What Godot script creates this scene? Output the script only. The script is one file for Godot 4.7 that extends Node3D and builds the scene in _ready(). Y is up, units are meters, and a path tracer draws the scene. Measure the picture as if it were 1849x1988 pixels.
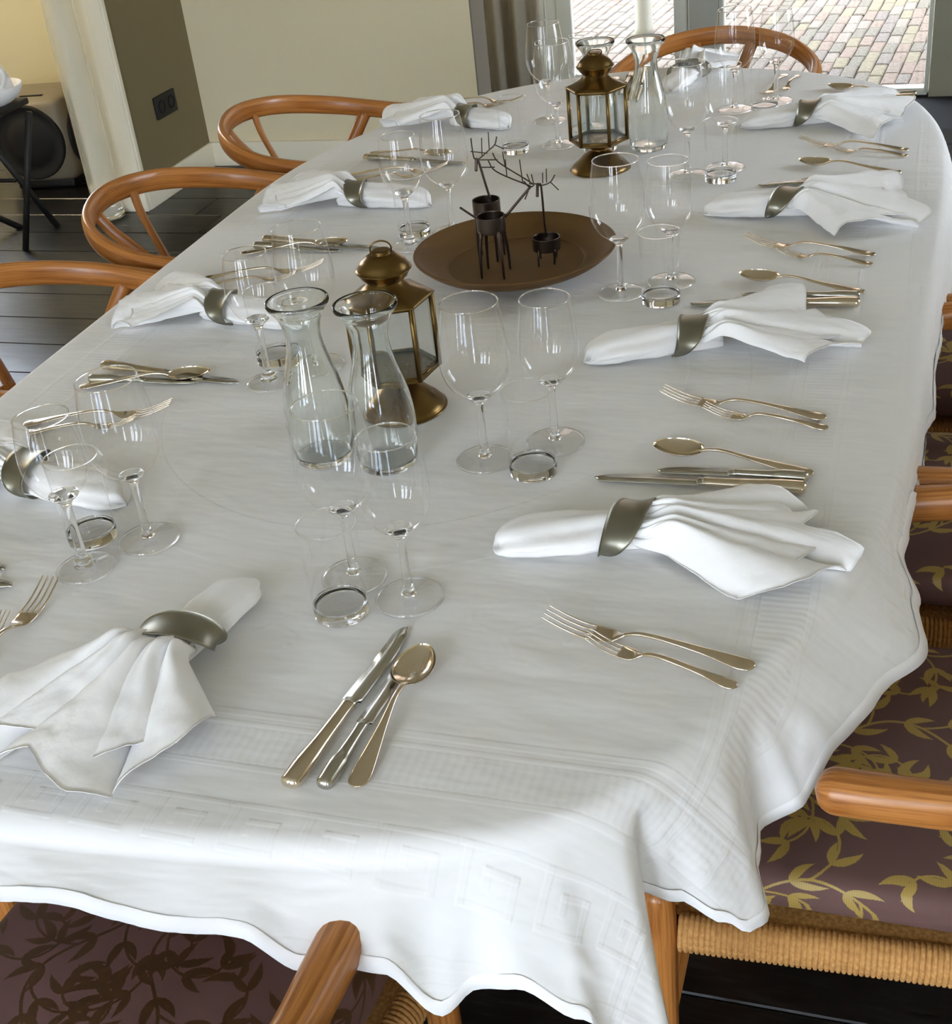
extends Node3D

const T := 0.74            # height of the laid table
var rg := RandomNumberGenerator.new()
var nz := FastNoiseLite.new()
var M := {}
var taken := {}
var outline := PackedVector2Array()
var outnorm := PackedVector2Array()
var outlen := 0.0

func _ready() -> void:
	rg.seed = 11
	nz.seed = 5
	nz.frequency = 1.0
	make_view_and_light()
	make_materials()
	make_room()
	make_floor()
	make_courtyard()
	make_table()
	make_chairs()
	make_side_room()
	make_centre()
	make_glasses()
	make_places()

# ------------------------------------------------------------------ view, sky, light
func make_view_and_light() -> void:
	var cam := Camera3D.new()
	cam.name = "camera"
	cam.fov = rad_to_deg(2.0 * atan(994.0 / 2549.16))
	cam.near = 0.05
	cam.far = 200.0
	add_child(cam)
	cam.transform = Transform3D(Basis(Vector3(0.95143494, -0.10072985, -0.29090386), Vector3(-0.06937196, 0.85049628, -0.52138623), Vector3(0.29993181, 0.51624565, 0.80220405)), Vector3(0.63, 1.52, 1.97))
	cam.current = true
	var sm := ProceduralSkyMaterial.new()
	sm.sky_top_color = Color(0.83, 0.88, 0.96)
	sm.sky_horizon_color = Color(0.91, 0.94, 0.97)
	sm.ground_bottom_color = Color(0.42, 0.42, 0.39)
	sm.ground_horizon_color = Color(0.62, 0.62, 0.58)
	sm.energy_multiplier = 1.0
	var sky := Sky.new()
	sky.sky_material = sm
	var env := Environment.new()
	env.background_mode = Environment.BG_SKY
	env.sky = sky
	env.background_energy_multiplier = 8.2
	env.tonemap_mode = Environment.TONE_MAPPER_LINEAR
	env.tonemap_exposure = 2.64
	env.sdfgi_enabled = true
	env.ssao_enabled = true
	env.ssil_enabled = true
	var we := WorldEnvironment.new()
	we.name = "world"
	we.environment = env
	add_child(we)

# ------------------------------------------------------------------ small helpers
func numbered(called: String) -> String:
	if not taken.has(called):
		taken[called] = 0
		return called
	taken[called] += 1
	return "%s_%03d" % [called, taken[called]]

func ns() -> SurfaceTool:
	var st := SurfaceTool.new()
	st.begin(Mesh.PRIMITIVE_TRIANGLES)
	return st

func done(st: SurfaceTool) -> ArrayMesh:
	st.generate_normals()
	st.index()
	return st.commit()

func part(called: String, m: Variant, mat: Material, parent: Node3D) -> MeshInstance3D:
	var o := MeshInstance3D.new()
	o.name = called
	o.mesh = done(m) if m is SurfaceTool else m
	o.material_override = mat
	parent.add_child(o, true)
	return o

func tag(o: Node3D, label: String, category: String, group := "") -> Node3D:
	o.set_meta("label", label)
	o.set_meta("category", category)
	if group != "":
		o.set_meta("group", group)
	return o

func thing(called: String, label: String, category: String, at := Vector3.ZERO, turn := 0.0, group := "") -> Node3D:
	var o := Node3D.new()
	o.name = numbered(called)
	add_child(o)
	o.position = at
	o.rotation.y = turn
	tag(o, label, category, group)
	return o

func dup(src: Node3D, called: String, label: String, category: String, at: Vector3, turn: float, group: String) -> Node3D:
	var o: Node3D = src.duplicate()
	o.name = numbered(called)
	add_child(o)
	o.position = at
	o.rotation = Vector3(0, turn, 0)
	tag(o, label, category, group)
	return o

func struct(called: String, m: Variant, mat: Material) -> MeshInstance3D:
	var o := part(called, m, mat, self)
	o.set_meta("kind", "structure")
	return o

func tri(st: SurfaceTool, a: Vector3, b: Vector3, c: Vector3, ua := Vector2.ZERO, ub := Vector2.ZERO, uc := Vector2.ZERO) -> void:
	if a.is_equal_approx(b) or b.is_equal_approx(c) or a.is_equal_approx(c):
		return
	st.set_uv(ua); st.add_vertex(a)
	st.set_uv(ub); st.add_vertex(b)
	st.set_uv(uc); st.add_vertex(c)

# rows of points; a profile that runs upwards on the outside with columns going round gives outward faces
func grid(st: SurfaceTool, rows: Array, wrap := false, uvs: Variant = null, flip := false) -> void:
	var n: int = rows[0].size()
	var cols := n if wrap else n - 1
	for i in rows.size() - 1:
		for j in cols:
			var k := (j + 1) % n
			var a: Vector3 = rows[i][j]
			var b: Vector3 = rows[i + 1][j]
			var c: Vector3 = rows[i + 1][k]
			var d: Vector3 = rows[i][k]
			var ua := Vector2(float(j) / n, i * 0.05)
			var ub := Vector2(float(j) / n, (i + 1) * 0.05)
			var uc := Vector2(float(j + 1) / n, (i + 1) * 0.05)
			var ud := Vector2(float(j + 1) / n, i * 0.05)
			if uvs != null:
				ua = uvs[i][j]; ub = uvs[i + 1][j]; uc = uvs[i + 1][k]; ud = uvs[i][k]
			if flip:
				tri(st, a, b, c, ua, ub, uc)
				tri(st, a, c, d, ua, uc, ud)
			else:
				tri(st, a, c, b, ua, uc, ub)
				tri(st, a, d, c, ua, ud, uc)

func lathe(st: SurfaceTool, prof: Array, seg := 48, at := Vector3.ZERO) -> void:
	var rows := []
	for p in prof:
		var r := PackedVector3Array()
		for j in seg:
			var a := TAU * j / seg
			r.append(at + Vector3(cos(a) * p.x, p.y, sin(a) * p.x))
		rows.append(r)
	grid(st, rows, true)

# smooth curve through 2D points
func curve2(pts: Array, n: int) -> Array:
	var out := []
	var m := pts.size()
	for i in m - 1:
		var a: Vector2 = pts[maxi(i - 1, 0)]
		var b: Vector2 = pts[i]
		var c: Vector2 = pts[i + 1]
		var d: Vector2 = pts[mini(i + 2, m - 1)]
		for k in n:
			out.append(b.cubic_interpolate(c, a, d, float(k) / n))
	out.append(pts[m - 1])
	return out

func curve3(pts: Array, n: int) -> Array:
	var out := []
	var m := pts.size()
	for i in m - 1:
		var a: Vector3 = pts[maxi(i - 1, 0)]
		var b: Vector3 = pts[i]
		var c: Vector3 = pts[i + 1]
		var d: Vector3 = pts[mini(i + 2, m - 1)]
		for k in n:
			out.append(b.cubic_interpolate(c, a, d, float(k) / n))
	out.append(pts[m - 1])
	return out

# swept elliptical bar: ra across, rb along the reference direction up; rounded ends of the given share of the radius
func bar(st: SurfaceTool, pts: Array, ra: Array, rb: Array, up := Vector3.UP, seg := 12, cap0 := 0.0, cap1 := 0.0, sq := 2.0) -> void:
	var n := pts.size()
	var C := []
	var A := []
	var B := []
	var TT := []
	for i in n:
		var t: Vector3 = (pts[mini(i + 1, n - 1)] - pts[maxi(i - 1, 0)]).normalized()
		C.append(pts[i]); A.append(ra[i % ra.size()] if ra.size() < n else ra[i]); B.append(rb[i % rb.size()] if rb.size() < n else rb[i]); TT.append(t)
	var rows := []
	var add := func(c: Vector3, t: Vector3, a: float, b: float) -> void:
		var nn := t.cross(up).normalized()
		var bb := nn.cross(t).normalized()
		var r := PackedVector3Array()
		for j in seg:
			var w := TAU * j / seg
			var cw := cos(w)
			var sw := sin(w)
			if sq != 2.0:
				cw = signf(cw) * pow(absf(cw), 2.0 / sq)
				sw = signf(sw) * pow(absf(sw), 2.0 / sq)
			r.append(c + nn * a * cw + bb * b * sw)
		rows.append(r)
	var steps := 5
	if cap0 > 0.0:
		for k in steps:
			var f := float(k) / steps
			add.call(C[0] - TT[0] * minf(A[0], B[0]) * cap0 * (1.0 - f) , TT[0], A[0] * sqrt(maxf(1.0 - pow(1.0 - f, 2.0), 0.0)), B[0] * sqrt(maxf(1.0 - pow(1.0 - f, 2.0), 0.0)))
	else:
		add.call(C[0], TT[0], 0.0, 0.0)
	for i in n:
		add.call(C[i], TT[i], A[i], B[i])
	if cap1 > 0.0:
		for k in range(1, steps + 1):
			var f := float(k) / steps
			add.call(C[n - 1] + TT[n - 1] * minf(A[n - 1], B[n - 1]) * cap1 * f, TT[n - 1], A[n - 1] * sqrt(maxf(1.0 - f * f, 0.0)), B[n - 1] * sqrt(maxf(1.0 - f * f, 0.0)))
	else:
		add.call(C[n - 1], TT[n - 1], 0.0, 0.0)
	grid(st, rows, true)

func rod(st: SurfaceTool, pts: Array, r: float, seg := 6) -> void:
	bar(st, pts, [r], [r], Vector3(0.31, 0.23, 0.92), seg, 0.8, 0.8)

# rounded box centred at c
func rbox(st: SurfaceTool, size: Vector3, bevel: float, c := Vector3.ZERO, uvs := 1.0, extra := 0, puff := 0.0) -> void:
	var h := size * 0.5
	var ax := []
	for k in 3:
		var e: float = h[k]
		var b := minf(bevel, e * 0.98)
		var l := [-e, -e + b * 0.12, -e + b * 0.45, -e + b]
		for q in extra:
			l.append(lerpf(-e + b, e - b, float(q + 1) / (extra + 1)))
		l.append_array([e - b, e - b * 0.45, e - b * 0.12, e])
		ax.append(l)
	for k in 3:
		var u := (k + 1) % 3
		var v := (k + 2) % 3
		for s in [-1.0, 1.0]:
			var rows := []
			var ur := []
			for pu in ax[u]:
				var r := PackedVector3Array()
				var uu := PackedVector2Array()
				for pv in ax[v]:
					var p := Vector3.ZERO
					p[k] = s * h[k]; p[u] = pu; p[v] = pv
					var b := Vector3(minf(bevel, h.x * 0.98), minf(bevel, h.y * 0.98), minf(bevel, h.z * 0.98))
					var q := p.clamp(-h + b, h - b)
					var d := (p - q) / b
					if d.length() > 0.0:
						d = d.normalized()
					p = q + d * b
					if puff != 0.0:
						p.y += signf(p.y) * puff * (1.0 - pow(absf(p.x / h.x), 2.5)) * (1.0 - pow(absf(p.z / h.z), 2.5))
					r.append(p + c)
					uu.append(Vector2(p.x + d.x * (h.y - p.y), p.z + d.z * (h.y - p.y)) / uvs)
				rows.append(r); ur.append(uu)
			grid(st, rows, false, ur, s < 0.0)

func box(st: SurfaceTool, lo: Vector3, hi: Vector3) -> void:
	var p := [Vector3(lo.x, lo.y, lo.z), Vector3(hi.x, lo.y, lo.z), Vector3(hi.x, hi.y, lo.z), Vector3(lo.x, hi.y, lo.z), Vector3(lo.x, lo.y, hi.z), Vector3(hi.x, lo.y, hi.z), Vector3(hi.x, hi.y, hi.z), Vector3(lo.x, hi.y, hi.z)]
	st.set_smooth_group(-1)
	for f in [[0, 1, 2, 3], [5, 4, 7, 6], [4, 0, 3, 7], [1, 5, 6, 2], [3, 2, 6, 7], [4, 5, 1, 0]]:
		tri(st, p[f[0]], p[f[2]], p[f[1]]) if false else tri(st, p[f[0]], p[f[1]], p[f[2]])
		tri(st, p[f[0]], p[f[2]], p[f[3]])
	st.set_smooth_group(0)

func boxm(lo: Vector3, hi: Vector3) -> ArrayMesh:
	var st := ns()
	box(st, lo, hi)
	return done(st)

# a plank or paving brick: chamfered top, base at y = 0, centred in x and z
func block(size: Vector3, bevel: float, dome := 0.0) -> ArrayMesh:
	var st := ns()
	st.set_smooth_group(-1)
	var h := size * 0.5
	var b := PackedVector3Array()
	var m := PackedVector3Array()
	var t := PackedVector3Array()
	for s in [Vector2(-1, -1), Vector2(1, -1), Vector2(1, 1), Vector2(-1, 1)]:
		b.append(Vector3(h.x * s.x, 0, h.z * s.y))
		m.append(Vector3(h.x * s.x, size.y - bevel, h.z * s.y))
		t.append(Vector3((h.x - bevel) * s.x, size.y, (h.z - bevel) * s.y))
	for i in 4:
		var k := (i + 1) % 4
		tri(st, b[i], m[k], m[i]); tri(st, b[i], b[k], m[k])
		tri(st, m[i], t[k], t[i]); tri(st, m[i], m[k], t[k])
		if dome > 0.0:
			tri(st, t[i], t[k], Vector3(0, size.y + dome, 0))
	if dome <= 0.0:
		tri(st, t[0], t[1], t[2]); tri(st, t[0], t[2], t[3])
	return done(st)

# cloth with a little thickness
func cloth_sheet(st: SurfaceTool, rows: Array, t := 0.0011) -> void:
	var nr := rows.size()
	var nc: int = rows[0].size()
	var under := []
	for i in nr:
		var r := PackedVector3Array()
		for j in nc:
			var du: Vector3 = rows[mini(i + 1, nr - 1)][j] - rows[maxi(i - 1, 0)][j]
			var dv: Vector3 = rows[i][mini(j + 1, nc - 1)] - rows[i][maxi(j - 1, 0)]
			var n := du.cross(dv).normalized()
			r.append(rows[i][j] - n * t)
		under.append(r)
	grid(st, rows, false, null, true)
	grid(st, under, false)
	for i in nr - 1:
		for j in [0, nc - 1]:
			tri(st, rows[i][j], rows[i + 1][j], under[i + 1][j]); tri(st, rows[i][j], under[i + 1][j], under[i][j])
	for j in nc - 1:
		for i in [0, nr - 1]:
			tri(st, rows[i][j], rows[i][j + 1], under[i][j + 1]); tri(st, rows[i][j], under[i][j + 1], under[i][j])

# ------------------------------------------------------------------ materials
func mat(c: Color, rough := 0.7, metal := 0.0) -> StandardMaterial3D:
	var m := StandardMaterial3D.new()
	m.albedo_color = c
	m.roughness = rough
	m.metallic = metal
	return m

func noise_tex(size: Vector2i, freq: float, cols: Array, seed_: int, along := 1.0, octaves := 4) -> ImageTexture:
	var n := FastNoiseLite.new()
	n.seed = seed_
	n.frequency = freq
	n.fractal_octaves = octaves
	var g := Gradient.new()
	g.offsets = PackedFloat32Array([0.0, 0.5, 1.0])
	g.colors = PackedColorArray(cols)
	var im := Image.create(size.x, size.y, false, Image.FORMAT_RGB8)
	for y in size.y:
		for x in size.x:
			# fold the pattern so that it tiles
			var fx := absf(float(x) / size.x * 2.0 - 1.0) * size.x * 0.5
			var fy := absf(float(y) / size.y * 2.0 - 1.0) * size.y * 0.5
			var v := n.get_noise_2d(fx, fy / along) * 0.75 + 0.5
			im.set_pixel(x, y, g.sample(clampf(v, 0.0, 1.0)))
	return ImageTexture.create_from_image(im)

func wood(cols: Array, seed_: int, rough: float) -> StandardMaterial3D:
	var m := mat(Color.WHITE, rough)
	m.albedo_texture = noise_tex(Vector2i(256, 512), 0.045, cols, seed_, 14.0, 5)
	return m

func make_materials() -> void:
	M.white_paint = mat(Color(0.94, 0.91, 0.82), 0.5)
	M.wall = mat(Color(0.90, 0.85, 0.715), 0.9)
	M.wall_warm = mat(Color(0.90, 0.86, 0.71), 0.9)
	M.taupe = mat(Color(0.49, 0.44, 0.31), 0.9)
	M.grey_wall = mat(Color(0.60, 0.59, 0.52), 0.8)
	M.grey_door = mat(Color(0.70, 0.70, 0.66), 0.5)
	M.grey_trim = mat(Color(0.47, 0.44, 0.38), 0.8)
	M.ceiling = mat(Color(0.9, 0.87, 0.78), 0.9)
	M.frame = mat(Color(0.83, 0.83, 0.78), 0.45)
	M.curtain = mat(Color(0.90, 0.86, 0.77), 0.95)
	M.sub_floor = mat(Color(0.02, 0.02, 0.02), 0.9)
	M.cone = mat(Color(0.015, 0.015, 0.018), 0.7)
	M.black = mat(Color(0.035, 0.033, 0.032), 0.55)
	M.glass = mat(Color(1.0, 1.0, 1.0, 0.0), 0.0)
	M.glass.refraction_enabled = true
	M.glass.refraction_scale = 0.05
	M.green_glass = mat(Color(0.985, 0.997, 0.992, 0.0), 0.0)
	M.green_glass.refraction_enabled = true
	M.green_glass.refraction_scale = 0.05
	M.pane = mat(Color(1, 1, 1, 0.0), 0.0)
	M.pane.transparency = BaseMaterial3D.TRANSPARENCY_ALPHA
	M.lantern_glass = mat(Color(0.52, 0.60, 0.58, 0.16), 0.02)
	M.lantern_glass.transparency = BaseMaterial3D.TRANSPARENCY_ALPHA
	M.brass = mat(Color(0.45, 0.36, 0.21), 0.36, 1.0)
	M.brass.roughness_texture = noise_tex(Vector2i(128, 128), 0.05, [Color(0.7, 0.7, 0.7), Color(0.9, 0.9, 0.9), Color(1, 1, 1)], 31)
	M.brass.uv1_triplanar = true
	M.brass.uv1_scale = Vector3(8, 8, 8)
	M.bronze = mat(Color(0.40, 0.285, 0.135), 0.58, 0.25)
	M.iron = mat(Color(0.31, 0.27, 0.24), 0.32, 0.9)
	M.silver = mat(Color(0.88, 0.83, 0.75), 0.14, 1.0)
	M.steel = mat(Color(0.74, 0.73, 0.69), 0.22, 1.0)
	M.pewter = mat(Color(0.58, 0.57, 0.52), 0.40, 1.0)
	M.oak = wood([Color(0.54, 0.315, 0.125), Color(0.70, 0.455, 0.22), Color(0.77, 0.53, 0.29)], 7, 0.3)
	M.oak.uv1_scale = Vector3(2, 1, 1)
	M.cord = mat(Color.WHITE, 0.8)
	M.cord.albedo_texture = noise_tex(Vector2i(128, 128), 0.09, [Color(0.62, 0.43, 0.22), Color(0.74, 0.54, 0.30), Color(0.84, 0.65, 0.40)], 9)
	M.cord.uv1_triplanar = true
	M.cord.uv1_scale = Vector3(14, 14, 14)
	M.napkin = mat(Color(0.965, 0.96, 0.955), 0.75)
	M.napkin.rim_enabled = true
	M.napkin.rim = 0.25
	M.napkin.normal_enabled = true
	M.napkin.normal_texture = wrinkle_map(Vector2i(512, 512), 0.014, 21, 3.0)
	M.napkin.normal_scale = 0.10
	M.napkin.uv1_triplanar = true
	M.napkin.uv1_scale = Vector3(5, 5, 5)
	M.cushion = cushion_cloth(Color(0.415, 0.30, 0.275), Color(0.68, 0.57, 0.29), 3)
	M.cushion_painted_sheen = cushion_cloth(Color(0.50, 0.37, 0.355), Color(0.34, 0.235, 0.135), 8)  # same fabric with its sheen turned away, painted in as darker leaves
	M.cloth = mat(Color(0.91, 0.905, 0.895), 0.72)
	M.cloth.rim_enabled = true
	M.cloth.rim = 0.2
	M.cloth.normal_enabled = true
	M.cloth.normal_texture = damask_map()
	M.cloth.normal_scale = 0.55
	for k in 4:
		var f: float = [0.8, 1.0, 1.15, 0.92][k]
		var m := mat(Color(f, f, f), 0.36)
		m.albedo_texture = noise_tex(Vector2i(256, 256), 0.055, [Color(0.04, 0.039, 0.037), Color(0.065, 0.062, 0.058), Color(0.17, 0.165, 0.155)], 60 + k, 1.0, 5)
		m.roughness_texture = noise_tex(Vector2i(128, 128), 0.05, [Color(0.75, 0.75, 0.75), Color(0.9, 0.9, 0.9), Color(1, 1, 1)], 70 + k)
		m.uv1_triplanar = true
		m.uv1_world_triplanar = true
		m.uv1_scale = Vector3(0.7, 1, 5.5)
		M["plank%d" % k] = m
	var bt := [Color(0.45, 0.40, 0.34), Color(0.46, 0.425, 0.325), Color(0.42, 0.385, 0.34), Color(0.46, 0.395, 0.33), Color(0.48, 0.445, 0.385), Color(0.40, 0.375, 0.31)]
	for k in 6:
		var m := mat(bt[k], 0.75)
		m.albedo_texture = noise_tex(Vector2i(96, 96), 0.06, [Color(0.72, 0.7, 0.68), Color(0.92, 0.91, 0.9), Color(1, 1, 1)], 80 + k)
		m.uv1_triplanar = true
		m.uv1_world_triplanar = true
		m.uv1_scale = Vector3(7, 7, 7)
		M["brick%d" % k] = m

func wrinkle_map(size: Vector2i, freq: float, seed_: int, strength: float) -> ImageTexture:
	var n := FastNoiseLite.new()
	n.seed = seed_
	n.frequency = freq
	n.fractal_octaves = 4
	var im := n.get_seamless_image(size.x, size.y)
	im.convert(Image.FORMAT_RF)
	im.bump_map_to_normal_map(strength * 4.0)
	im.convert(Image.FORMAT_RGB8)
	return ImageTexture.create_from_image(im)

# woven pattern of the tablecloth as relief: border stripes, ribbed bands, key pattern, scrolls
const CW := 2.2     # developed width and length of the cloth that the map covers
const CL := 3.6
func damask_map() -> ImageTexture:
	var W := 1280
	var H := 2048
	var px := float(W) / CW
	var base := Image.create(W, H, false, Image.FORMAT_RF)
	var n := FastNoiseLite.new()
	n.seed = 77
	n.frequency = 0.012
	n.fractal_octaves = 4
	var n2 := FastNoiseLite.new()
	n2.seed = 78
	n2.frequency = 0.03
	for y in H:
		var z := (float(y) / H - 0.5) * CL
		for x in W:
			var X := (float(x) / W - 0.5) * CW
			var bz := absf(z)
			var bx := absf(X) + 0.64
			# creases run across the table near its ends and slanting along the middle
			var v := n.get_noise_2d(x * 0.55 + y * 0.25, y * 1.5 - x * 0.12) * 0.55
			v += n2.get_noise_2d(x * 0.25, y * 1.4) * 0.12
			for b in [bz, bx]:
				if b > 1.1:
					if absf(b - 1.135) < 0.0045 or absf(b - 1.15) < 0.003 or absf(b - 1.205) < 0.003 or absf(b - 1.345) < 0.004 or absf(b - 1.362) < 0.003:
						v += 0.10
					if b > 1.155 and b < 1.2:
						v += 0.07 * (0.5 + 0.5 * sin((X if b == bz else z) * 700.0))
			# large oval medallion in the middle of the cloth
			var e := sqrt(pow(X / 0.42, 2.0) + pow((z - 0.42) / 0.46, 2.0))
			if e > 0.86 and e < 1.06:
				v += 0.09 * (0.5 + 0.5 * cos((e - 0.86) * 95.0))
			base.set_pixel(x, y, Color(v, 0, 0))
	# key pattern along the end borders and the long borders
	for side in [-1, 1]:
		var u := 0.07
		for k in range(-12, 13):
			key(base, Vector2(k * u, side * 1.275), u, false, px, W, H)
		for k in range(-20, 21):
			key(base, Vector2(side * 0.66, k * u), u, true, px, W, H)
	# scrolls near the corners
	for s in [Vector2(0.28, 0.98), Vector2(-0.28, 0.98), Vector2(0.28, -0.98), Vector2(-0.28, -0.98), Vector2(0.0, 1.03), Vector2(0.38, 0.55), Vector2(-0.38, 0.55), Vector2(0.38, 0.1), Vector2(-0.38, 0.1)]:
		for a0 in [0.0, 2.1, 4.2]:
			for k in 150:
				var a: float = a0 + k * 0.045
				var r := 0.012 + 0.062 * (1.0 - k / 150.0)
				var p: Vector2 = s + Vector2(cos(a), sin(a) * 0.8) * r + Vector2(cos(a0), sin(a0)) * 0.045
				dab(base, p + Vector2(sin(k * 0.31), cos(k * 0.23)) * 0.002, 0.0065, 0.014, px, W, H)
	base.bump_map_to_normal_map(3.2)
	base.convert(Image.FORMAT_RGB8)
	return ImageTexture.create_from_image(base)

func dab(im: Image, p: Vector2, r: float, v: float, px: float, W: int, H: int) -> void:
	var x := int((p.x / CW + 0.5) * W)
	var y := int((p.y / CL + 0.5) * H)
	var q := maxi(1, int(r * px))
	for dy in range(-q, q + 1):
		for dx in range(-q, q + 1):
			if dx * dx + dy * dy <= q * q and x + dx >= 0 and y + dy >= 0 and x + dx < W and y + dy < H:
				var c := im.get_pixel(x + dx, y + dy)
				var f := 1.0 - float(dx * dx + dy * dy) / (q * q + 1.0)
				im.set_pixel(x + dx, y + dy, Color(c.r + v * f * f, 0, 0))

func key(im: Image, c: Vector2, u: float, turned: bool, px: float, W: int, H: int) -> void:
	for r in [[-0.5, -0.36, 1.0, 0.09], [-0.42, -0.36, 0.1, 0.72], [-0.42, 0.27, 0.72, 0.09], [0.2, -0.12, 0.1, 0.48], [-0.15, -0.12, 0.45, 0.09], [-0.15, -0.12, 0.1, 0.25]]:
		var a := Vector2(r[0], r[1]) * u
		var s := Vector2(r[2], r[3]) * u
		if turned:
			a = Vector2(a.y, a.x)
			s = Vector2(s.y, s.x)
		a += c
		var x0 := int((a.x / CW + 0.5) * W)
		var y0 := int((a.y / CL + 0.5) * H)
		for y in range(y0, y0 + maxi(2, int(s.y * px))):
			for x in range(x0, x0 + maxi(2, int(s.x * px))):
				if x >= 0 and y >= 0 and x < W and y < H:
					im.set_pixel(x, y, im.get_pixel(x, y) + Color(0.085, 0, 0))

# woven vine pattern of the seat cushions
func cushion_cloth(ground: Color, leaf: Color, seed_: int) -> StandardMaterial3D:
	var N := 768
	var r := RandomNumberGenerator.new()
	r.seed = seed_
	var mask := PackedByteArray()
	mask.resize(N * N)
	var stamp := func(p: Vector2, rad: float) -> void:
		var q := int(ceil(rad))
		for dy in range(-q, q + 1):
			for dx in range(-q, q + 1):
				if dx * dx + dy * dy <= rad * rad:
					mask[posmod(int(p.y) + dy, N) * N + posmod(int(p.x) + dx, N)] = 255
	var leaf_at := func(p: Vector2, ang: float, length: float, bend: float) -> void:
		var n := 34
		var a := ang
		var q := p
		for k in n:
			var f := float(k) / n
			stamp.call(q, maxf(0.7, length * 0.135 * pow(sin(PI * pow(f, 0.7)), 1.1)))
			a += bend / n
			q += Vector2(cos(a), sin(a)) * length / n
	# stems that wander up the cloth, with spirals leaving them left and right
	for s in 3:
		var p := Vector2(N * (s + 0.3) / 3.0, 0.0)
		var side := 1.0 if s % 2 == 0 else -1.0
		var k := 0
		while p.y < N:
			var a := PI / 2 + 0.75 * sin(p.y / N * TAU * 2.0 + s * 2.1)
			p += Vector2(cos(a), sin(a)) * 1.5
			stamp.call(p, 3.0)
			if k % 66 == 30:
				side = -side
				var ba := a + side * 0.6
				var q := p
				var L := 118 + r.randi() % 30
				for i in L:
					ba += side * (0.010 + 0.034 * pow(float(i) / L, 1.3))
					q += Vector2(cos(ba), sin(ba)) * 1.7
					stamp.call(q, 2.4)
					if i % 42 == 30:
						var sd := 1.0 if (i / 42) % 2 == 0 else -1.0
						leaf_at.call(q, ba + sd * 0.85, 66.0, -sd * 0.7)
						leaf_at.call(q, ba - sd * 0.65, 56.0, sd * 0.6)
				leaf_at.call(q, ba, 68.0, side * 1.2)
				leaf_at.call(q, ba + 1.5, 50.0, -0.8)
			if k % 66 == 8:
				leaf_at.call(p, a + side * 0.9, 70.0, -side * 0.8)
				leaf_at.call(p, a - side * 0.8, 62.0, side * 0.8)
			k += 1
	var im := Image.create(N, N, false, Image.FORMAT_RGB8)
	var ro := Image.create(N, N, false, Image.FORMAT_RGB8)
	for y in N:
		for x in N:
			var w := 0.94 + 0.06 * sin(x * 2.1) * sin(y * 2.1)
			if mask[y * N + x]:
				var g := 0.96 + 0.06 * sin(y * 1.57)
				im.set_pixel(x, y, Color(leaf.r * g, leaf.g * g, leaf.b * g))
				ro.set_pixel(x, y, Color(0.5, 0.5, 0.5))
			else:
				im.set_pixel(x, y, Color(ground.r * w, ground.g * w, ground.b * w))
				ro.set_pixel(x, y, Color(0.85, 0.85, 0.85))
	var m := mat(Color.WHITE, 1.0)
	m.albedo_texture = ImageTexture.create_from_image(im)
	m.roughness_texture = ImageTexture.create_from_image(ro)
	return m

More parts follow.
